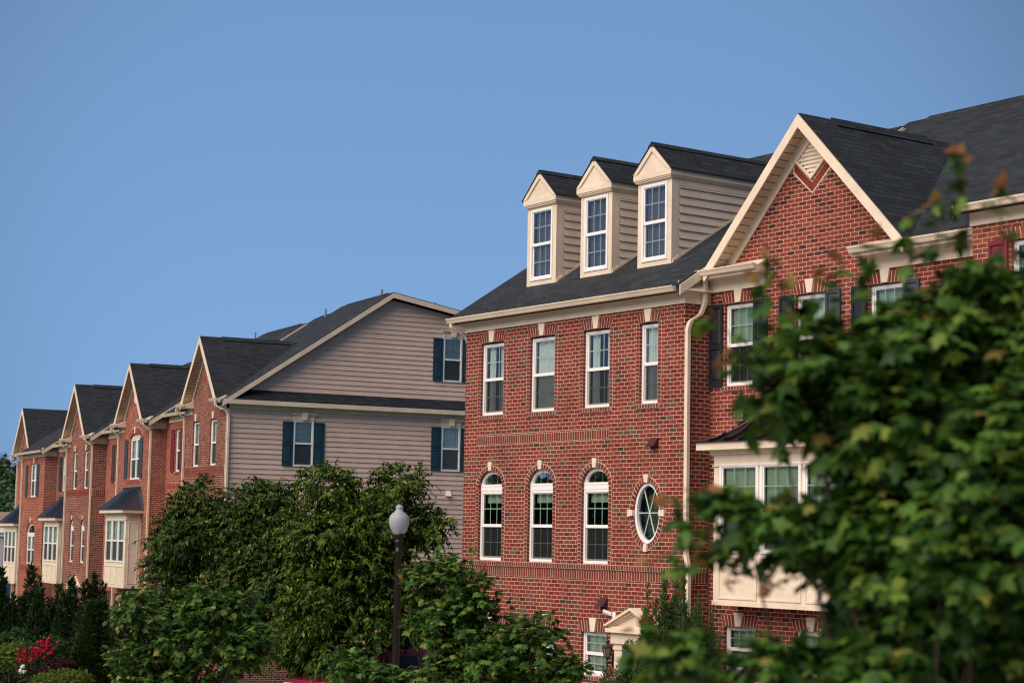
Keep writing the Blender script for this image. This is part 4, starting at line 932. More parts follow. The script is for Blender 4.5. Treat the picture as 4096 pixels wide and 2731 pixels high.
# ------------------------------------------------------------------ foliage kit
LEAF_MAPLE = (np.array([(.34, 0, .03), (0, 0, 0), (.02, .16, -.03), (.08, .36, -.10), (.27, .23, -.03), (.52, .46, -.13), (.57, .20, -.05), (.74, .16, -.07), (1, 0, -.14),
                        (.74, -.16, -.07), (.57, -.20, -.05), (.52, -.46, -.13), (.27, -.23, -.03), (.08, -.36, -.10), (.02, -.16, -.03)]), [(0, i, i + 1) for i in range(1, 14)] + [(0, 14, 1)])
LEAF_SLIM = (np.array([(0, 0, 0), (.5, 0, -.02), (1, 0, -.16), (.30, .19, .05), (.68, .16, .0), (.30, -.19, .05), (.68, -.16, .0)]), [(0, 1, 4, 3), (1, 2, 4), (0, 5, 6, 1), (1, 6, 2)])
LEAF_OVAL = (np.array([(0, 0, 0), (.5, 0, 0), (1, 0, -.08), (.25, .24, .05), (.7, .24, .03), (.25, -.24, .05), (.7, -.24, .03)]), [(0, 1, 4, 3), (1, 2, 4), (0, 5, 6, 1), (1, 6, 2)])
LEAF_SPRAY = (np.array([(0, 0, 0), (.45, .11, .03), (1, 0, 0), (.45, -.11, .03), (.1, 0, 0), (.5, 0, .14), (.9, .03, .05), (.5, .02, -.10)]), [(0, 1, 2, 3), (4, 5, 6, 7)])
def unit(a): return a / np.maximum(np.linalg.norm(a, axis=-1, keepdims=True), 1e-9)
def leaf_mesh(name, templ, P, X, Nn, S, mat, origin):
    V, F = templ; X = unit(X); Y = unit(np.cross(Nn, X)); Z = np.cross(X, Y); n = len(P)
    W = (P[:, None, :] + S[:, None, None] * (V[None, :, 0:1] * X[:, None, :] + V[None, :, 1:2] * Y[:, None, :] + V[None, :, 2:3] * Z[:, None, :])) - np.array(origin)
    me = bpy.data.meshes.new(name); k = len(V)
    me.vertices.add(n * k); me.vertices.foreach_set('co', W.reshape(-1))
    idx = np.concatenate([np.array(f) for f in F]); sz = np.array([len(f) for f in F])
    allidx = (idx[None, :] + (np.arange(n) * k)[:, None]).reshape(-1); tot = np.tile(sz, n)
    me.loops.add(len(allidx)); me.loops.foreach_set('vertex_index', allidx.astype(np.int32))
    me.polygons.add(len(tot)); me.polygons.foreach_set('loop_start', np.concatenate([[0], np.cumsum(tot)[:-1]]).astype(np.int32)); me.polygons.foreach_set('loop_total', tot.astype(np.int32))
    me.materials.append(mat); me.update(calc_edges=True); me.validate()
    o = bpy.data.objects.new(name, me); COL.objects.link(o); return o
_ph = rng.uniform(0, 6.28, (6, 3)); _kk = rng.normal(0, 1, (6, 3))
def lump(p, scale):
    """cheap smooth noise in [-1, 1] used to open gaps and break outlines"""
    q = p / scale; s = 0
    for i in range(6): s = s + np.sin(q @ (_kk[i] * (1 + .35 * i)) * 2.2 + _ph[i, 0] + 1.3 * np.sin(q @ _kk[(i + 2) % 6] + _ph[i, 1]))
    return s / 3.2
def sprays(blobs, n, shell=.5, gap=-.2, gscale=.5):
    """spray origins and outward directions over ellipsoids [(centre, radii)]"""
    w = np.array([r[0] * r[2] + r[1] * r[2] + r[0] * r[1] for _, r in blobs]); w = w / w.sum(); P = []; D = []
    for (c, r), f in zip(blobs, w):
        m = int(n * f * 1.6); d = unit(rng.normal(size=(m, 3))); rad = shell + (1 - shell) * rng.uniform(0, 1, (m, 1)) ** .6
        rad = rad * (1 + .16 * lump(d * 3 + np.array(c), 1.2)[:, None])
        p = np.array(c) + d * np.array(r) * rad; P.append(p); D.append(unit(d / np.array(r)))
    P = np.concatenate(P); D = np.concatenate(D); keep = lump(P, gscale) > gap; P, D = P[keep], D[keep]
    sel = rng.permutation(len(P))[:n]; return P[sel], D[sel]
def clumps(blobs, r, dens=1.0, shell=.55):
    """break big ellipsoids into many leaf clumps of radius about r, with air between them"""
    out = []
    for c, rad in blobs:
        area = (rad[0] * rad[1] + rad[1] * rad[2] + rad[0] * rad[2]) / 3 * 12.6; k = max(2, int(area / (3.1 * r * r) * dens))
        d = unit(rng.normal(size=(k, 3))); f = shell + (1 - shell) * rng.uniform(0, 1, (k, 1)) ** .5
        for p in np.array(c) + d * np.maximum(np.array(rad) - r * .6, .02) * f:
            q = r * rng.uniform(.65, 1.25); out.append((tuple(p), (q * 1.15, q * 1.15, q * .72)))
    return out
def spray_leaves(P, D, per, length, size, droop=.3, up=.25, spread=.8, jitter=.35, svar=.3, flat=1.0):
    n = len(P); T = unit(D * .9 + np.array([0, 0, up]) + rng.normal(0, jitter, (n, 3)))
    t = (np.arange(per) + rng.uniform(.2, .8, (n, per))) / per
    side = unit(np.cross(T, np.array([0, 0, 1.0])) + 1e-4)
    sg = np.where(np.arange(per) % 2 == 0, 1, -1)[None, :, None]
    L = length * rng.uniform(.6, 1.3, (n, 1, 1))
    pos = P[:, None, :] + T[:, None, :] * (t[:, :, None] * L) + np.array([0, 0, -1]) * (droop * .5 * t[:, :, None] ** 2 * L)
    ax = T[:, None, :] * .55 + side[:, None, :] * sg * spread + rng.normal(0, .35, (n, per, 3)) + np.array([0, 0, -droop])
    nr = np.array([0, 0, flat]) + D[:, None, :] * .55 + rng.normal(0, .38, (n, per, 3))
    S = size * rng.uniform(1 - svar, 1 + svar, (n, per))
    return pos.reshape(-1, 3), ax.reshape(-1, 3), nr.reshape(-1, 3), S.reshape(-1)
def pxblobs(lst):
    out = []
    for px, py, rx, ry, d, rd in lst: out.append((tuple(at(px, py, d)), (rx * d / FPX, rd, ry * d / FPX)))
    return out
def limbs(mb, base, tips, r0, bend=.15, fork=.55, n=6):
    """trunk with limbs that reach to the given points"""
    base = Vector(base); top = sum((Vector(t) for t in tips), Vector()) / len(tips)
    trunk = [base]; zmin = min(t[2] for t in tips)
    K = 6; crown0 = base.lerp(top, .9)
    path = [base.lerp(crown0, k / K) + Vector((random.uniform(-1, 1), random.uniform(-1, 1), 0)) * bend * (k > 0) * .4 for k in range(K + 1)]
    mb.tube(path, [r0 * (1 - .75 * k / K) for k in range(K + 1)], 8)
    for t in tips:
        t = Vector(t); k = min(K - 1, max(1, int(K * max(.15, min(.9, (t.z - base.z) / max(.1, (crown0.z - base.z)) * fork)))))
        s = path[k]; m = s.lerp(t, .5) + Vector((random.uniform(-1, 1), random.uniform(-1, 1), random.uniform(0, 1.2))) * bend
        rr = r0 * (1 - .75 * k / K) * .6
        mb.tube([s, s.lerp(m, .5) + Vector((0, 0, bend * .2)), m, m.lerp(t, .5), t], [rr, rr * .8, rr * .6, rr * .4, rr * .15], 5)
def plant(name, label, cat, base, group=None):
    return empty(name, base, label, cat, group)
def adopt(o, root): o.parent = root; return o
def tree(name, label, base, blobs, nspray, per, slen, size, templ, mat, r0, group=None, shell=.45, gap=-.2, gscale=.5, twigs=0, extra=(), clump=None, **kw):
    root = plant(name, label, 'tree', base, group); big = blobs
    if clump: blobs = clumps(blobs, *clump)
    P, D = sprays(blobs, nspray, shell, gap, gscale)
    p, x, n_, s_ = spray_leaves(P, D, per, slen, size, **kw)
    adopt(leaf_mesh('crown', templ, p, x, n_, s_, mat, base), root)
    mb = MB(); tips = [c for c, r in big]; pick = rng.permutation(len(P))[:30]; tips = tips + [tuple(P[i]) for i in pick]
    limbs(mb, base, tips, r0)
    if twigs:
        for i in rng.permutation(len(P))[:twigs]:
            a = Vector(P[i]); b = a + Vector(D[i]) * slen * .9 + Vector((0, 0, .2 * slen)); c = a - Vector(D[i]) * slen * 1.3 - Vector((0, 0, slen * .6)); mb.tube([c, a, b], [.006, .004, .002], 4)
    for path, rad in extra: mb.tube(path, rad, 5, m=1)
    mb.build('trunk', [BARK, TWIG], root, off=base); return root, P, D

MAPLE_M = leaf_mat('maple_leaf', [(0, (.016, .044, .010)), (.45, (.038, .094, .015)), (.8, (.070, .142, .021)), (.95, (.13, .19, .03)), (1, (.19, .17, .04))], trans=.18)
MAPLE_N = leaf_mat('near_maple_leaf', [(0, (.014, .040, .010)), (.5, (.040, .100, .015)), (.85, (.085, .165, .024)), (.97, (.15, .20, .03)), (1, (.19, .14, .04))], trans=.2)
RED_TIP = leaf_mat('red_young_leaf', [(0, (.17, .065, .035)), (.5, (.28, .13, .055)), (1, (.24, .18, .05))], trans=.3)
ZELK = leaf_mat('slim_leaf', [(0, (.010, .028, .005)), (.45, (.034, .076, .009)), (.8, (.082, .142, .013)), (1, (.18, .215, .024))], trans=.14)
ZELK_D = leaf_mat('dark_slim_leaf', [(0, (.008, .022, .006)), (.45, (.024, .056, .010)), (.8, (.058, .104, .014)), (1, (.13, .165, .022))], trans=.14)  # the left tree's own deeper green
JUNI = leaf_mat('juniper_spray', [(0, (.010, .028, .010)), (.6, (.022, .050, .016)), (1, (.046, .080, .022))], trans=.08)
JUNI_B = leaf_mat('bright_juniper_spray', [(0, (.025, .062, .016)), (.6, (.062, .122, .03)), (1, (.13, .20, .05))], trans=.1)
ARBO = leaf_mat('arborvitae_spray', [(0, (.014, .034, .008)), (.6, (.034, .066, .012)), (1, (.075, .105, .018))], trans=.1)
BROWNC = leaf_mat('browned_spray', [(0, (.035, .040, .020)), (1, (.085, .072, .038))], trans=.08)
LIME = leaf_mat('lime_leaf', [(0, (.06, .11, .018)), (1, (.15, .20, .035))], trans=.25)
MIDG = leaf_mat('shrub_leaf', [(0, (.022, .06, .016)), (1, (.055, .115, .03))], trans=.2)
PURP = leaf_mat('purple_leaf', [(0, (.028, .008, .012)), (1, (.075, .018, .024))], trans=.15)
HILLM = leaf_mat('hazed_hill_leaf', [(0, (.045, .085, .045)), (.6, (.065, .115, .052)), (1, (.09, .14, .058))], trans=.1)  # distance haze mixed into the leaf colour to lighten it
ROSE = leaf_mat('red_petal', [(0, (.32, .008, .028)), (1, (.55, .02, .06))], trans=.2, tcol=1.0)
CREAM = leaf_mat('white_petal', [(0, (.6, .58, .52)), (1, (.8, .79, .76))], trans=.2, tcol=1.0)

def gbase(px, py, d, dx=0):
    p = at(px, py, d); return (p.x + dx, p.y, float(gz(p.x, p.y)) - .05)

# ------------------------------------------------------------------ trees
D0 = 49.5
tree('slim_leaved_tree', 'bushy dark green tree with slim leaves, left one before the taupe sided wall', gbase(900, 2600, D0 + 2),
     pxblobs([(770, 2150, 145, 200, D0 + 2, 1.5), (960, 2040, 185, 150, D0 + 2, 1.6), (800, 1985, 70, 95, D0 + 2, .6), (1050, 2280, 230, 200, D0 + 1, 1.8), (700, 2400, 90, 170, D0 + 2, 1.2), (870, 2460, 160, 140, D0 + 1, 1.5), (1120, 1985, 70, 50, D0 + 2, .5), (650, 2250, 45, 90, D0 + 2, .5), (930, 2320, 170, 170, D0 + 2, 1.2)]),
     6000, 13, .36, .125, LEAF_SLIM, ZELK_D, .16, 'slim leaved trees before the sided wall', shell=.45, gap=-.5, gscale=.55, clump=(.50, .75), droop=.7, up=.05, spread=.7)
tree('slim_leaved_tree', 'bushy dark green tree with slim leaves right behind the street lamp', gbase(1420, 2600, D0),
     pxblobs([(1325, 1920, 70, 110, D0, .7), (1480, 2040, 170, 110, D0, 1.3), (1590, 1945, 70, 80, D0, .6), (1400, 2230, 270, 200, D0, 1.9), (1640, 2130, 85, 100, D0, .9), (1240, 2430, 210, 170, D0 - 1, 1.7), (1480, 2450, 190, 170, D0 - .5, 1.7), (1140, 2560, 100, 70, D0 - 1.5, .9), (1710, 2090, 45, 35, D0, .35), (1240, 2120, 100, 100, D0, 1.0), (1350, 2600, 180, 90, D0 - 1.2, 1.2), (1350, 2330, 200, 170, D0 + .5, 1.2)]),
     7200, 13, .36, .125, LEAF_SLIM, ZELK, .18, 'slim leaved trees before the sided wall', shell=.45, gap=-.5, gscale=.55, clump=(.50, .75), droop=.7, up=.05, spread=.7)

def tips(root, pts, mat, base, size, n=4):
    """reddish young leaves at shoot ends"""
    P = np.repeat(np.array(pts), n, 0); k = len(P); a = rng.normal(0, .6, (k, 3)) + np.array([0, 0, .2])
    adopt(leaf_mesh('young_leaves', LEAF_MAPLE, P + rng.normal(0, size * .15, (k, 3)), a, rng.normal(0, .6, (k, 3)) + np.array([.2, -.6, .5]), size * rng.uniform(.5, .9, k), mat, base), root)

def shoots(lst, d):
    ex, pt, along = [], [], []
    for px, py, L, lean in lst:
        p = at(px, py, d - .1); q = at(px + lean, py + L, d); k = d / 8; ex.append(([q, q.lerp(p, .5) + Vector((.01, 0, .01)) * k, p], [.005 * k ** .5, .004 * k ** .5, .002])); pt.append(tuple(p))
        n = max(2, int(L / 62 * k ** .9)); along += [q.lerp(p, (i + .6) / n) for i in range(n)]
    return ex, pt, np.array(along)
def dress(root, pt, along, b, size, mat, nt=3, per=3):
    tips(root, pt, RED_TIP, b, size, nt); D2 = unit(rng.normal(size=along.shape) + np.array([0, -.5, .2])); p, x, n_, s_ = spray_leaves(along, D2, per, .07, size, droop=.45, up=.1); adopt(leaf_mesh('shoot_leaves', LEAF_MAPLE, p, x, n_, s_, mat, b), root)

d = 27; b = gbase(1800, 2700, d)
ex, pt, al = shoots([(1765, 2145, 170, 10), (1880, 2190, 160, 0), (1650, 2200, 180, 30), (1600, 2300, 160, 60), (1410, 2470, 150, 20), (1320, 2570, 90, 60), (1505, 2530, 110, 0), (1850, 2460, 140, 0), (1990, 2350, 160, -30), (2130, 2480, 110, 0), (1700, 2250, 150, 20), (1940, 2260, 130, 0), (2040, 2400, 140, 0), (1820, 2230, 140, -20), (1450, 2560, 90, 20)], d)
root, P, D = tree('maple_tree', 'young green maple beside the lamp post, before the deep red house corner', b,
     pxblobs([(1775, 2350, 75, 150, d, .5), (1880, 2430, 100, 160, d, .6), (1790, 2500, 90, 140, d, .6), (2050, 2580, 170, 110, d - .3, .7), (2260, 2690, 140, 60, d - .4, .5), (1560, 2725, 150, 35, d - .3, .5), (1380, 2665, 70, 65, d - .4, .4), (1930, 2620, 170, 120, d - .3, .8), (1690, 2330, 40, 110, d, .25), (2180, 2510, 60, 55, d, .3), (1470, 2700, 80, 45, d - .4, .4), (1705, 2450, 50, 90, d, .3), (1815, 2620, 70, 110, d - .2, .4), (1840, 2700, 200, 60, d - .3, .6), (2080, 2690, 220, 70, d - .4, .6)]),
     2000, 6, .19, .102, LEAF_MAPLE, MAPLE_M, .06, 'maples', shell=.45, gap=-.4, gscale=.3, twigs=160, extra=ex, clump=(.22, .8), droop=.45, up=.45, spread=.8)
dress(root, pt, al, b, .095, MAPLE_M, 2, 4)

d = 28; b = gbase(760, 2700, d)
ex, pt, al = shoots([(800, 2310, 80, 0), (850, 2325, 70, 0), (700, 2360, 90, 20), (905, 2320, 80, -10), (1090, 2540, 40, -90), (540, 2385, 80, 10), (930, 2460, 60, 0), (1000, 2520, 60, -30), (620, 2480, 80, 20), (640, 2600, 60, 0), (750, 2570, 60, 0), (430, 2610, 50, 90), (1080, 2610, 20, -90)], d)
root, P, D = tree('maple_tree', 'young green maple with reddish tips, low on the left before the slim leaved trees', b,
     pxblobs([(800, 2400, 110, 70, d, .5), (640, 2500, 100, 60, d, .5), (560, 2610, 90, 75, d, .5), (930, 2430, 120, 60, d, .5), (1000, 2550, 80, 50, d, .4), (780, 2570, 160, 90, d, .6), (640, 2700, 200, 70, d, .6), (930, 2600, 120, 55, d, .5), (540, 2430, 35, 35, d, .25), (470, 2640, 50, 40, d, .3), (840, 2690, 80, 40, d, .5)]),
     1250, 6, .19, .098, LEAF_MAPLE, MAPLE_M, .06, 'maples', shell=.4, gap=-.35, gscale=.3, twigs=160, extra=ex, clump=(.22, .62), droop=.5, up=.35, spread=.8)
dress(root, pt, al, b, .09, MAPLE_M, 2, 4)

# near maple, out of focus
d = 8.0; b = gbase(3700, 2731, d)
blobs = pxblobs([(3850, 1650, 460, 420, d + .3, .6), (3680, 1390, 250, 140, d, .35), (3900, 1220, 130, 120, d, .3), (3210, 1450, 110, 140, d, .25), (3500, 1680, 230, 210, d, .4), (2980, 2080, 210, 60, d, .2), (3300, 2120, 220, 110, d + .1, .3), (3480, 2690, 300, 110, d, .45), (3900, 2250, 500, 420, d + .2, .7), (3750, 2000, 380, 420, d + .5, .5), (3850, 2550, 420, 300, d + .3, .6), (3700, 2200, 330, 330, d - .2, .4), (3950, 2000, 300, 500, d - .3, .4), (2700, 2650, 110, 60, d, .2), (4150, 1500, 250, 450, d, .5), (3620, 2430, 250, 220, d + .2, .5), (3100, 1640, 70, 60, d, .2), (3420, 1480, 120, 120, d, .3), (3050, 2660, 150, 60, d, .25)])
ex, pt, al = shoots([(3850, 620, 520, 20), (3640, 850, 400, -20), (4000, 760, 400, 0), (3490, 960, 350, -30), (3260, 1080, 300, -40), (3040, 1120, 300, 60), (3160, 1160, 260, 20), (2850, 1260, 260, 200), (2880, 1480, 120, 200), (3360, 1040, 350, 0), (3740, 800, 400, 0), (2660, 2010, 60, 200), (2930, 1430, 100, 140), (2560, 2500, 100, 120), (3140, 1310, 100, 0), (4060, 980, 300, 0), (2830, 1960, 80, 160), (3050, 1000, 200, 90), (2690, 2330, -150, 200), (2900, 2330, -200, 120), (3050, 2380, -200, 100), (2600, 2250, -100, 250), (2780, 2250, -120, 200)], d)
root, P, D = tree('maple_tree', 'large out of focus maple close to the camera in front of the gabled house', b, blobs, 5300, 5, .12, .084, LEAF_MAPLE, MAPLE_N, .05, 'maples', shell=.3, gap=-.32, gscale=.16, twigs=200, extra=ex, droop=.5, up=.45, spread=.8)
dress(root, pt, al, b, .088, MAPLE_N)

# ------------------------------------------------------------------ conifers and shrubs
def conifer(name, label, spires, d, n, mat, size=.16, group=None, cat='conifer', sharp=.8, lean=.9, ragged=6, core=.8):
    """spires = [(px, py_top, py_bottom, half width px)]"""
    c = spires[0]; base = gbase(c[0], c[2], d); root = plant(name, label, cat, base, group); PP = []; XX = []; tw = MB()
    subs = []
    for px, y0, y1, hw in spires:
        subs.append((px, y0, y1, hw * core))
        for k in range(ragged):
            o = random.uniform(-1, 1) * hw * .95; subs.append((px + o, y0 + (y1 - y0) * (.06 + .34 * abs(o) / hw + random.uniform(0, .22)), y1, hw * random.uniform(.32, .6)))
    spires = subs
    w = np.array([(s[2] - s[1]) * s[3] for s in spires], float); w /= w.sum()
    for (px, y0, y1, hw), f in zip(spires, w):
        top = np.array(at(px, y0, d)) + np.array([0, rng.uniform(-.6, .6) * hw * d / FPX, 0]); m = int(n * f); zb = base[2]; H_ = top[2] - zb; k = hw * d / FPX
        hb = (y1 - y0) * d / FPX
        h = rng.uniform(0, 1, m) ** .75; a = rng.uniform(0, 2 * math.pi, m); r = k * np.minimum(1, (h * 1.0) ** sharp) * (.55 + .45 * rng.uniform(0, 1, m) ** .5)
        P = np.stack([top[0] + r * np.cos(a), top[1] + r * np.sin(a), top[2] - .02 - h * H_], 1)
        r2 = 1 + .30 * lump(P, .35); P[:, 0] = top[0] + (P[:, 0] - top[0]) * r2; P[:, 1] = top[1] + (P[:, 1] - top[1]) * r2
        keep = P[:, 2] > zb; P = P[keep]; a = a[keep]; m = len(P)
        X = np.stack([np.cos(a) * .6, np.sin(a) * .6, np.full(m, lean)], 1) + rng.normal(0, .45, (m, 3)); PP.append(P); XX.append(X)
        tw.tube([(top[0], top[1], zb - .1), (top[0], top[1], top[2] - .1)], [.07, .01], 6)
    P = np.concatenate(PP); X = np.concatenate(XX); m = len(P)
    adopt(leaf_mesh('foliage', LEAF_SPRAY, P, X, rng.normal(size=(m, 3)), size * rng.uniform(.6, 1.4, m), mat, base), root)
    tw.build('trunk', BARK, root, off=base); return root
G1 = 'dark junipers before the far row'
conifer('juniper', 'dark juniper cut by the left edge of the photo', [(10, 2270, 2700, 75), (60, 2390, 2700, 60)], 66, 9000, JUNI, .2, G1)
conifer('juniper', 'dark juniper with the tall pointed tip below the arched window', [(120, 2255, 2700, 70), (166, 2300, 2700, 45), (90, 2390, 2700, 70)], 68, 11000, JUNI, .2, G1)
conifer('juniper', 'dark juniper before the cream bay of the set back house', [(236, 2335, 2700, 60), (205, 2390, 2700, 60)], 67, 8000, JUNI, .2, G1)
conifer('juniper', 'dark juniper right of the cream bay, with a twin tip', [(283, 2315, 2700, 65), (262, 2370, 2700, 50)], 66, 8500, JUNI, .2, G1)
conifer('juniper', 'widest dark juniper, below the largest bay of the far row', [(375, 2292, 2700, 60), (345, 2325, 2700, 55), (412, 2330, 2700, 48)], 65, 11000, JUNI, .2, G1)
conifer('juniper', 'low broad dark juniper in front of the other junipers', [(150, 2400, 2760, 100), (240, 2430, 2760, 85)], 62, 9000, JUNI, .18, G1)
conifer('arborvitae', 'cone shaped arborvitae with a yellow green lit side', [(365, 2405, 2790, 85), (395, 2400, 2790, 70), (330, 2520, 2790, 60)], 57, 17000, ARBO, .15, None, sharp=.7, ragged=2)
conifer('arborvitae', 'brownish conifer right of the cone shaped arborvitae', [(505, 2370, 2760, 75), (470, 2480, 2760, 60)], 60, 9000, BROWNC, .16, None, ragged=3)
conifer('juniper', 'bright green juniper with spiky tips hiding the pedimented door', [(2659, 2278, 2760, 46), (2708, 2252, 2760, 40), (2732, 2266, 2760, 42), (2591, 2335, 2760, 24), (2790, 2390, 2760, 80), (2600, 2465, 2780, 125), (2520, 2560, 2800, 110), (2700, 2410, 2780, 150), (2850, 2420, 2760, 30), (2440, 2670, 2800, 60), (2640, 2540, 2800, 150), (2578, 2430, 2780, 50), (2625, 2395, 2780, 60)], 35, 78000, JUNI_B, .095, None, sharp=.75, core=.85)
conifer('juniper', 'bright green juniper under the boxed bay of the gabled house', [(3345, 2320, 2760, 45), (3400, 2400, 2760, 60), (3300, 2450, 2760, 60)], 33, 13000, JUNI_B, .10, None)

def shrub(name, label, lst, n, per, slen, size, mat, templ=LEAF_OVAL, cat='shrub', group=None, flowers=None, **kw):
    bl = pxblobs(lst); c = lst[0]; base = gbase(c[0], c[1] + c[3], c[4]); root = plant(name, label, cat, base, group); P, D = sprays(bl, n, .5, -.35, .3)
    p, x, n_, s_ = spray_leaves(P, D, per, slen, size, **kw); adopt(leaf_mesh('foliage', templ, p, x, n_, s_, mat, base), root)
    mb = MB(); limbs(mb, base, [c for c, r in bl], .03, .08); mb.build('stem', BARK, root, off=base)
    if flowers:
        pts, fm, fs = flowers; P = np.array([at(*q) for q in pts]); k = 14; Q = np.repeat(P, k, 0); a = rng.normal(size=Q.shape)
        t_ = unit(np.cross(a, rng.normal(size=Q.shape))); adopt(leaf_mesh('flower_heads', LEAF_OVAL, Q + unit(a) * fs * .42 - t_ * fs * .4, t_, a, fs * rng.uniform(.7, 1.1, len(Q)), fm, base), root)
    return root
ds = 56
rp_ = [(70 + 165 * t + random.gauss(0, 14), 2655 - 95 * t + random.gauss(0, 17), ds - .9) for t in np.random.default_rng(3).uniform(0, .8, 85)] + [(196, 2552, ds - .9), (178, 2556, ds - .9), (232, 2568, ds - .9), (77, 2596, ds - .9), (78, 2602, ds - .9), (195, 2615, ds - .9), (180, 2628, ds - .9)]
shrub('rose_bush', 'rose bush covered in red flowers before the dark junipers', [(130, 2630, 60, 55, ds, .6), (190, 2600, 60, 50, ds, .6), (170, 2660, 70, 50, ds, .6), (225, 2600, 40, 40, ds, .5)], 750, 8, .2, .07, MIDG, flowers=(rp_, ROSE, .10))
shrub('rose_bush', 'small pale rose bush with a few white flowers', [(95, 2680, 25, 40, ds - 1, .3), (115, 2700, 30, 40, ds - 1, .3)], 200, 7, .15, .06, BROWNC, flowers=([(89, 2666, ds - 1.4), (82, 2681, ds - 1.4), (97, 2685, ds - 1.4), (85, 2683, ds - 1.4)], CREAM, .13))
shrub('shrub', 'rounded yellow green shrub along the bottom left edge of the photo', [(250, 2735, 110, 50, 50, .7), (190, 2745, 60, 40, 50, .5), (310, 2730, 55, 40, 50, .5)], 1100, 9, .16, .05, LIME)
shrub('shrub', 'light green shrub left of the red rose bush', [(40, 2570, 55, 35, 60, .5), (20, 2600, 40, 40, 60, .5), (70, 2550, 35, 25, 60, .4)], 480, 8, .2, .08, MIDG)
shrub('shrub', 'yellow green shrub behind the iron fence', [(40, 2625, 40, 40, 58, .5), (65, 2600, 25, 25, 58, .4)], 400, 8, .2, .07, LIME)
shrub('laceleaf_maple', 'low dark purple laceleaf maple beside the rose bush', [(240, 2665, 60, 22, 55, .6), (215, 2685, 55, 22, 55, .6)], 500, 8, .2, .07, PURP, LEAF_SLIM, cat='shrub', droop=.5)

# iron fence at the left edge
def fence(x0, x1, ytop, d, label):
    p, q = at(x0, ytop, d), at(x1, ytop, d); base = (p.x, p.y, float(gz(p.x, p.y))); root = empty('iron_fence', base, label, 'fence', 'low iron fences')
    L = q.x - p.x; h = .95; n = max(5, int(L / .12)); mb = MB()
    for z in (h - .12, .15): mb.box(0, L, -.015, .015, z, z + .03)
    mb.build('rail', BLACK, root)
    for i in range(n + 1): mb = MB(); x = L * i / n; mb.tube([(x, 0, -.05), (x, 0, h - .02), (x, 0, h + .05)], [.011, .011, .003], 5); mb.build('picket', BLACK, root)
fence(-60, 75, 2640, 53, 'low black iron fence at the bottom left corner'); fence(445, 560, 2650, 53, 'low black iron fence beside the cone shaped arborvitae')

# ------------------------------------------------------------------ street lamp
c = at(1596, 2100, 34); gl = float(gz(c.x, c.y)); root = empty('street_lamp', (c.x, c.y, gl), 'black street lamp with a frosted acorn globe', 'street lamp')
Z = lambda z: z - gl
mb = MB(); mb.lathe([(.0, 0), (.19, 0), (.19, .1), (.15, .16), (.14, .6), (.11, .7), (.075, .75), (.068, 1.2), (.058, Z(5.23)), (.075, Z(5.24)), (.075, Z(5.26)), (.058, Z(5.27)), (.055, Z(5.40)), (.085, Z(5.41)), (.085, Z(5.43)), (.06, Z(5.44)), (.065, Z(5.48)), (.11, Z(5.53)), (.115, Z(5.56)), (0, Z(5.56))], 20); mb.build('post', BLACK, root, smooth=True)
m, nt, n, l = new_mat('frosted_globe'); bb = N(nt, 'ShaderNodeBsdfPrincipled', Roughness=.32); bb.inputs['Base Color'].default_value = (.46, .48, .52, 1); bb.inputs['Transmission Weight'].default_value = .35; bb.inputs['IOR'].default_value = 1.2
tc = N(nt, 'ShaderNodeTexCoord'); vo = N(nt, 'ShaderNodeTexVoronoi', Scale=60.0); l.new(tc.outputs['Object'], vo.inputs['Vector']); bp = N(nt, 'ShaderNodeBump', Strength=.5, Distance=.004); l.new(vo.outputs[0], bp.inputs['Height']); l.new(bp.outputs[0], bb.inputs['Normal']); finish(nt, bb.outputs[0])
mb = MB(); mb.lathe([(.10, Z(5.56)), (.125, Z(5.60)), (.165, Z(5.68)), (.185, Z(5.76)), (.183, Z(5.83)), (.165, Z(5.885)), (.135, Z(5.91)), (.135, Z(5.925)), (.085, Z(5.95)), (.065, Z(5.985)), (.062, Z(6.01)), (.07, Z(6.025)), (.07, Z(6.04)), (.05, Z(6.06)), (.03, Z(6.085)), (0, Z(6.09))], 32); mb.build('globe', m, root, smooth=True)
mb = MB(); mb.lathe([(.05, Z(5.57)), (.055, Z(5.62)), (.03, Z(5.66))] + [(r, Z(5.68 + .022 * k)) for k in range(5) for r in (.06, .045)] + [(0, Z(5.80))], 16); mb.build('lamp_reflector', plain('lamp_core', (.5, .5, .5), .3), root)
mb = MB(); mb.lathe([(.032, Z(6.085)), (.02, Z(6.11)), (.028, Z(6.13)), (.012, Z(6.15)), (.014, Z(6.17)), (0, Z(6.20))], 10); mb.build('finial', BLACK, root, smooth=True)

# ------------------------------------------------------------------ red sport utility car
fa, fb = at(1190, 2700, 46.9), at(1765, 2600, 50.6)
ang = math.atan2(fa.y - fb.y, fa.x - fb.x); mid = (fa + fb) / 2; g0 = float(gz(mid.x, mid.y))
CARP = plain('raspberry_car_paint', (.20, .012, .045), .22, noise=.03, spec=.7); CGL = plain('dark_car_glass', (.012, .014, .017), .12, noise=.05, spec=.3); TYRE = plain('tyre_rubber', (.012, .012, .012), .8); CHROME = plain('chrome', (.6, .6, .6), .15, metal=1)
root = empty('parked_car', (mid.x, mid.y, g0 + .01), 'raspberry red sport utility car with roof rails parked under the slim leaved trees', 'car', rz=ang)
hw = .90
def loft(sec, name, mat, smooth=True):
    mb = MB(); n = len(sec[0]); pts = [p for s_ in sec for p in s_]
    mb.faces(pts, [(k * n + i, k * n + (i + 1) % n, (k + 1) * n + (i + 1) % n, (k + 1) * n + i) for k in range(len(sec) - 1) for i in range(n)] + [tuple(range(n))[::-1], tuple(range((len(sec) - 1) * n, len(sec) * n))]); o = mb.build(name, mat, root, smooth); return o
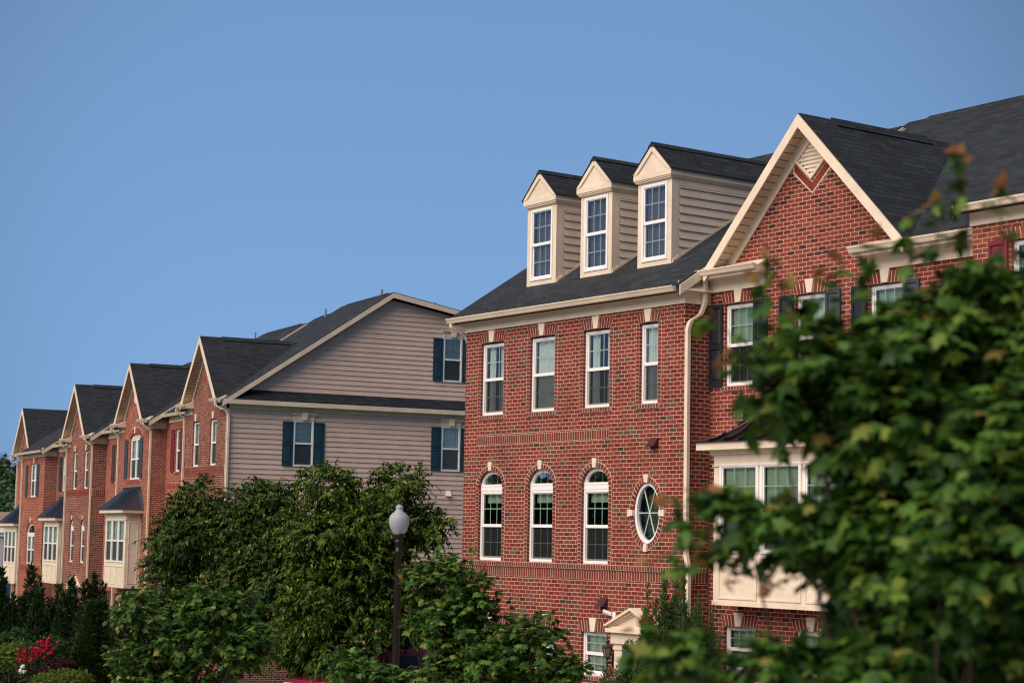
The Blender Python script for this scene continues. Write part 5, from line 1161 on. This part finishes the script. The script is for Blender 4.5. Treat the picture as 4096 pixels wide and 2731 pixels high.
def ring(x, w, z0, z1, e=.10): return [(x, -w + e, z0), (x, -w, z0 + e), (x, -w, (z0 + z1) * .5), (x, -w + e * .4, z1 - e), (x, -w + e * 1.6, z1), (x, w - e * 1.6, z1), (x, w - e * .4, z1 - e), (x, w, (z0 + z1) * .5), (x, w, z0 + e), (x, w - e, z0)]
body = loft([ring(2.36, .78, .36, .86), ring(2.26, .86, .30, .98), ring(1.6, hw, .28, 1.08), ring(1.05, hw, .28, 1.13), ring(-1.9, hw, .28, 1.13), ring(-2.25, .86, .32, 1.10), ring(-2.36, .80, .42, 1.0)], 'body', CARP)
body.data.polygons.foreach_set('use_smooth', [False] * len(body.data.polygons))
cab = MB(); lo = [(1.15, .84), (.25, .86), (-1.0, .86), (-2.22, .80)]; hi = [(.42, .66), (.10, .70), (-1.05, .71), (-1.95, .66)]; zl, zh = 1.12, 1.70
for sg in (-1, 1):
    for k in range(3): cab.poly([(lo[k][0], sg * lo[k][1], zl), (lo[k + 1][0], sg * lo[k + 1][1], zl), (hi[k + 1][0], sg * hi[k + 1][1], zh), (hi[k][0], sg * hi[k][1], zh)])
cab.poly([(lo[0][0], -.84, zl), (lo[0][0], .84, zl), (hi[0][0], .66, zh), (hi[0][0], -.66, zh)]); cab.poly([(lo[3][0], -.8, zl), (lo[3][0], .8, zl), (hi[3][0], .66, zh), (hi[3][0], -.66, zh)])
for k in range(3): cab.poly([(hi[k][0], -hi[k][1], zh), (hi[k + 1][0], -hi[k + 1][1], zh), (hi[k + 1][0], hi[k + 1][1], zh), (hi[k][0], hi[k][1], zh)])
for x0, x1 in ((.35, -.2), (-.2, -1.9)): cab.poly([(x0, -.62, zh + .001), (x1, -.62, zh + .001), (x1, 0, zh + .045), (x0, 0, zh + .045)]); cab.poly([(x0, .62, zh + .001), (x1, .62, zh + .001), (x1, 0, zh + .045), (x0, 0, zh + .045)])
cab.build('cabin', CARP, root)
def side_win(x0, x1, x2, x3, sg):
    f = lambda x, z: sg * ((.865 - .16 * (z - zl) / (zh - zl)) + .006); mb = MB(); mb.poly([(x0, f(x0, 1.21), 1.21), (x1, f(x1, 1.21), 1.21), (x2, f(x2, 1.53), 1.53), (x3, f(x3, 1.53), 1.53)]); mb.build('side_window', CGL, root)
for sg in (-1, 1): side_win(.78, .16, .16, .44, sg); side_win(-.03, -.86, -.86, -.03, sg); side_win(-1.12, -1.88, -1.72, -1.12, sg)
mb = MB(); mb.poly([(1.10, -.74, 1.19), (1.10, .74, 1.19), (.49, .62, 1.65), (.49, -.62, 1.65)]); mb.build('windscreen', CGL, root)
for sg in (-1, 1):
    mb = MB(); mb.tube([(.1, sg * .58, 1.70), (.0, sg * .58, 1.77), (-1.7, sg * .58, 1.77), (-1.85, sg * .58, 1.70)], .022, 6); mb.build('roof_rail', BLACK, root)
    mb = MB(); mb.box(2.22, 2.385, sg * .5 - .17, sg * .5 + .17, .72, .90); mb.build('headlight', plain('headlight_lens', (.6, .6, .62), .1), root)
    mb = MB(); mb.box(.80, .95, sg * .98 - .1, sg * .98 + .1, 1.14, 1.30); mb.build('wing_mirror', CARP, root)
    for x in (1.45, -1.42):
        mb = MB(); 
        def wl(prof): 
            n_ = 24; pts = [(x + r * math.cos(6.2832 * q / n_), y, .36 + r * math.sin(6.2832 * q / n_)) for r, y in prof for q in range(n_)]; mb.faces(pts, [(k * n_ + q, k * n_ + (q + 1) % n_, (k + 1) * n_ + (q + 1) % n_, (k + 1) * n_ + q) for k in range(len(prof) - 1) for q in range(n_)])
        wl([(.22, sg * .93), (.34, sg * .94), (.36, sg * .90), (.36, sg * .70), (.2, sg * .70)]); w_ = mb.build('wheel', TYRE, root); mb = MB(); wl([(0, sg * .925), (.06, sg * .93), (.2, sg * .91), (.22, sg * .93)]); mb.build('rim', CHROME, w_)
mb = MB(); mb.box(2.30, 2.40, -.33, .33, .68, .92); o = mb.build('grille', CHROME, root); mb = MB()
for k in range(4): mb.box(2.39, 2.41, -.29, .29, .71 + .05 * k, .735 + .05 * k)
mb.build('grille_slots', BLACK, o)
mb = MB(); mb.box(2.2, 2.44, -.80, .80, .42, .58); mb.build('bumper', BLACK, root)

# ------------------------------------------------------------------ beyond the far row
Hx, Hy = np.arange(-420, -20, 12), np.arange(190, 520, 12)
tag(grid_mesh('hill', Hx, Hy, lambda x, y: -2.4 + 11 * np.exp(-((x + 130) / 70) ** 2 - ((y - 330) / 80) ** 2), GRASS), kind='structure')
P = []; 
for i in range(420):
    px = rng.uniform(-500, 330); dd = rng.uniform(235, 330); t = (330 - dd) / 95; py = 1895 + 250 * t + rng.normal(0, 14) + 40 * math.sin(px / 60); P.append((at(px, py + 55, dd), rng.uniform(3.0, 5.2)))
bl = [((c.x, c.y, c.z), (r, r, r * 1.0)) for c, r in P]; Ps, Ds = sprays(bl, 30000, .75, -.5, 3.0); p, x, n_, s_ = spray_leaves(Ps, Ds, 5, 1.0, .85, droop=.2); o = leaf_mesh('hill_woods', LEAF_OVAL, p, x, n_, s_, HILLM, (0, 0, 0)); tag(o, 'green wooded hillside beyond the last house', 'woods', kind='stuff')
pa = at(16, 2110, 138); pb = at(-700, 2110, 138); gl = float(gz(pa.x, pa.y)); root = empty('pale_house', (pa.x, pa.y, gl), 'pale lavender grey house with white eaves beyond the far row', 'house')
L = pa.x - pb.x; zt = pa.z - gl; mb = MB(); mb.box(-L, 0, 0, 9, 0, zt - .35); mb.build('wall', plain('lavender_wall', (.34, .32, .36), .8), root)
mb = MB(); mb.box(-L - .3, .25, -.35, 9.35, zt - .35, zt + .05); mb.box(-L - .1, .1, -.15, 9.15, zt - .62, zt - .351); mb.build('eaves', WHITE, root)
mb = MB(); mb.ext([(-.4, zt + .055), (4.5, zt + 1.2), (9.4, zt + .055)], 'u', -L - .3, .3); mb.build('roof', plain('brown_roof', (.22, .15, .115), .9), root)

bl = [((rng.uniform(-96, -74), y + rng.uniform(-2, 2), float(gz(-80, y)) + rng.uniform(1, 13)), (3.4, 3.4, 2.6)) for y in np.arange(-10, 190, 1.2)]
Ps, Ds = sprays(bl, 26000, .6, -2.0, 2.0); p, x, n_, s_ = spray_leaves(Ps, Ds, 5, .9, .8, droop=.2); o = leaf_mesh('woods', LEAF_OVAL, p, x, n_, s_, HILLM, (0, 0, 0)); tag(o, 'tree line across the street, mirrored in the arched windows', 'woods', kind='stuff')

# ------------------------------------------------------------------ light and sky
SUN_AZ, SUN_EL = R(-131), R(46)          # azimuth from +Y towards +X
sd = Vector((math.sin(SUN_AZ) * math.cos(SUN_EL), math.cos(SUN_AZ) * math.cos(SUN_EL), math.sin(SUN_EL)))
sl = bpy.data.lights.new('sun', 'SUN'); so = bpy.data.objects.new('sun', sl); COL.objects.link(so)
sl.energy = 3.9; sl.angle = R(60); sl.color = (1, .86, .71); so.rotation_euler = (-sd).to_track_quat('-Z', 'Y').to_euler()
wd = bpy.data.worlds.new('World'); scene.world = wd; wd.use_nodes = True; nt = wd.node_tree; nt.nodes.clear()
sky = nt.nodes.new('ShaderNodeTexSky'); sky.sky_type = 'NISHITA'; sky.sun_disc = False; sky.sun_elevation = SUN_EL; sky.sun_rotation = SUN_AZ
sky.air_density = 1.0; sky.dust_density = .4; sky.ozone_density = 3.0
tc = nt.nodes.new('ShaderNodeTexCoord'); va = nt.nodes.new('ShaderNodeVectorMath'); va.operation = 'ADD'; va.inputs[1].default_value = (0, 0, .42); nt.links.new(tc.outputs['Generated'], va.inputs[0])
vn = nt.nodes.new('ShaderNodeVectorMath'); vn.operation = 'NORMALIZE'; nt.links.new(va.outputs[0], vn.inputs[0]); nt.links.new(vn.outputs[0], sky.inputs['Vector'])
tint = mixc(nt, 1.0, sky.outputs[0], (.98, 1.05, 1.0), 'MULTIPLY')
g0 = at(1950, 950, 1) - CAM; g0.normalize()
dp = nt.nodes.new('ShaderNodeVectorMath'); dp.operation = 'DOT_PRODUCT'; dp.inputs[1].default_value = g0; nt.links.new(tc.outputs['Generated'], dp.inputs[0])
mr = nt.nodes.new('ShaderNodeMapRange'); mr.interpolation_type = 'SMOOTHERSTEP'; mr.inputs[1].default_value = .91; mr.inputs[2].default_value = 1.0; mr.inputs[3].default_value = .44; mr.inputs[4].default_value = 1.05; nt.links.new(dp.outputs['Value'], mr.inputs[0])
sc_ = nt.nodes.new('ShaderNodeVectorMath'); sc_.operation = 'SCALE'; nt.links.new(tint, sc_.inputs[0]); nt.links.new(mr.outputs[0], sc_.inputs['Scale']); tint = sc_.outputs[0]      # sky dimmed outwards, partly a lens vignette painted into its colour
bg = nt.nodes.new('ShaderNodeBackground'); bg.inputs['Strength'].default_value = .165; nt.links.new(tint, bg.inputs[0])
wo = nt.nodes.new('ShaderNodeOutputWorld'); nt.links.new(bg.outputs[0], wo.inputs[0])
scene.view_settings.view_transform = 'Standard'; scene.view_settings.look = 'None'; scene.view_settings.exposure = .32; scene.view_settings.gamma = 1
scene.render.engine = 'CYCLES'; scene.cycles.max_bounces = 6; scene.cycles.transparent_max_bounces = 12; scene.cycles.use_denoising = True; scene.cycles.pixel_filter_type = 'BLACKMAN_HARRIS'; scene.cycles.filter_width = 1.15; scene.cycles.denoising_prefilter = 'ACCURATE'
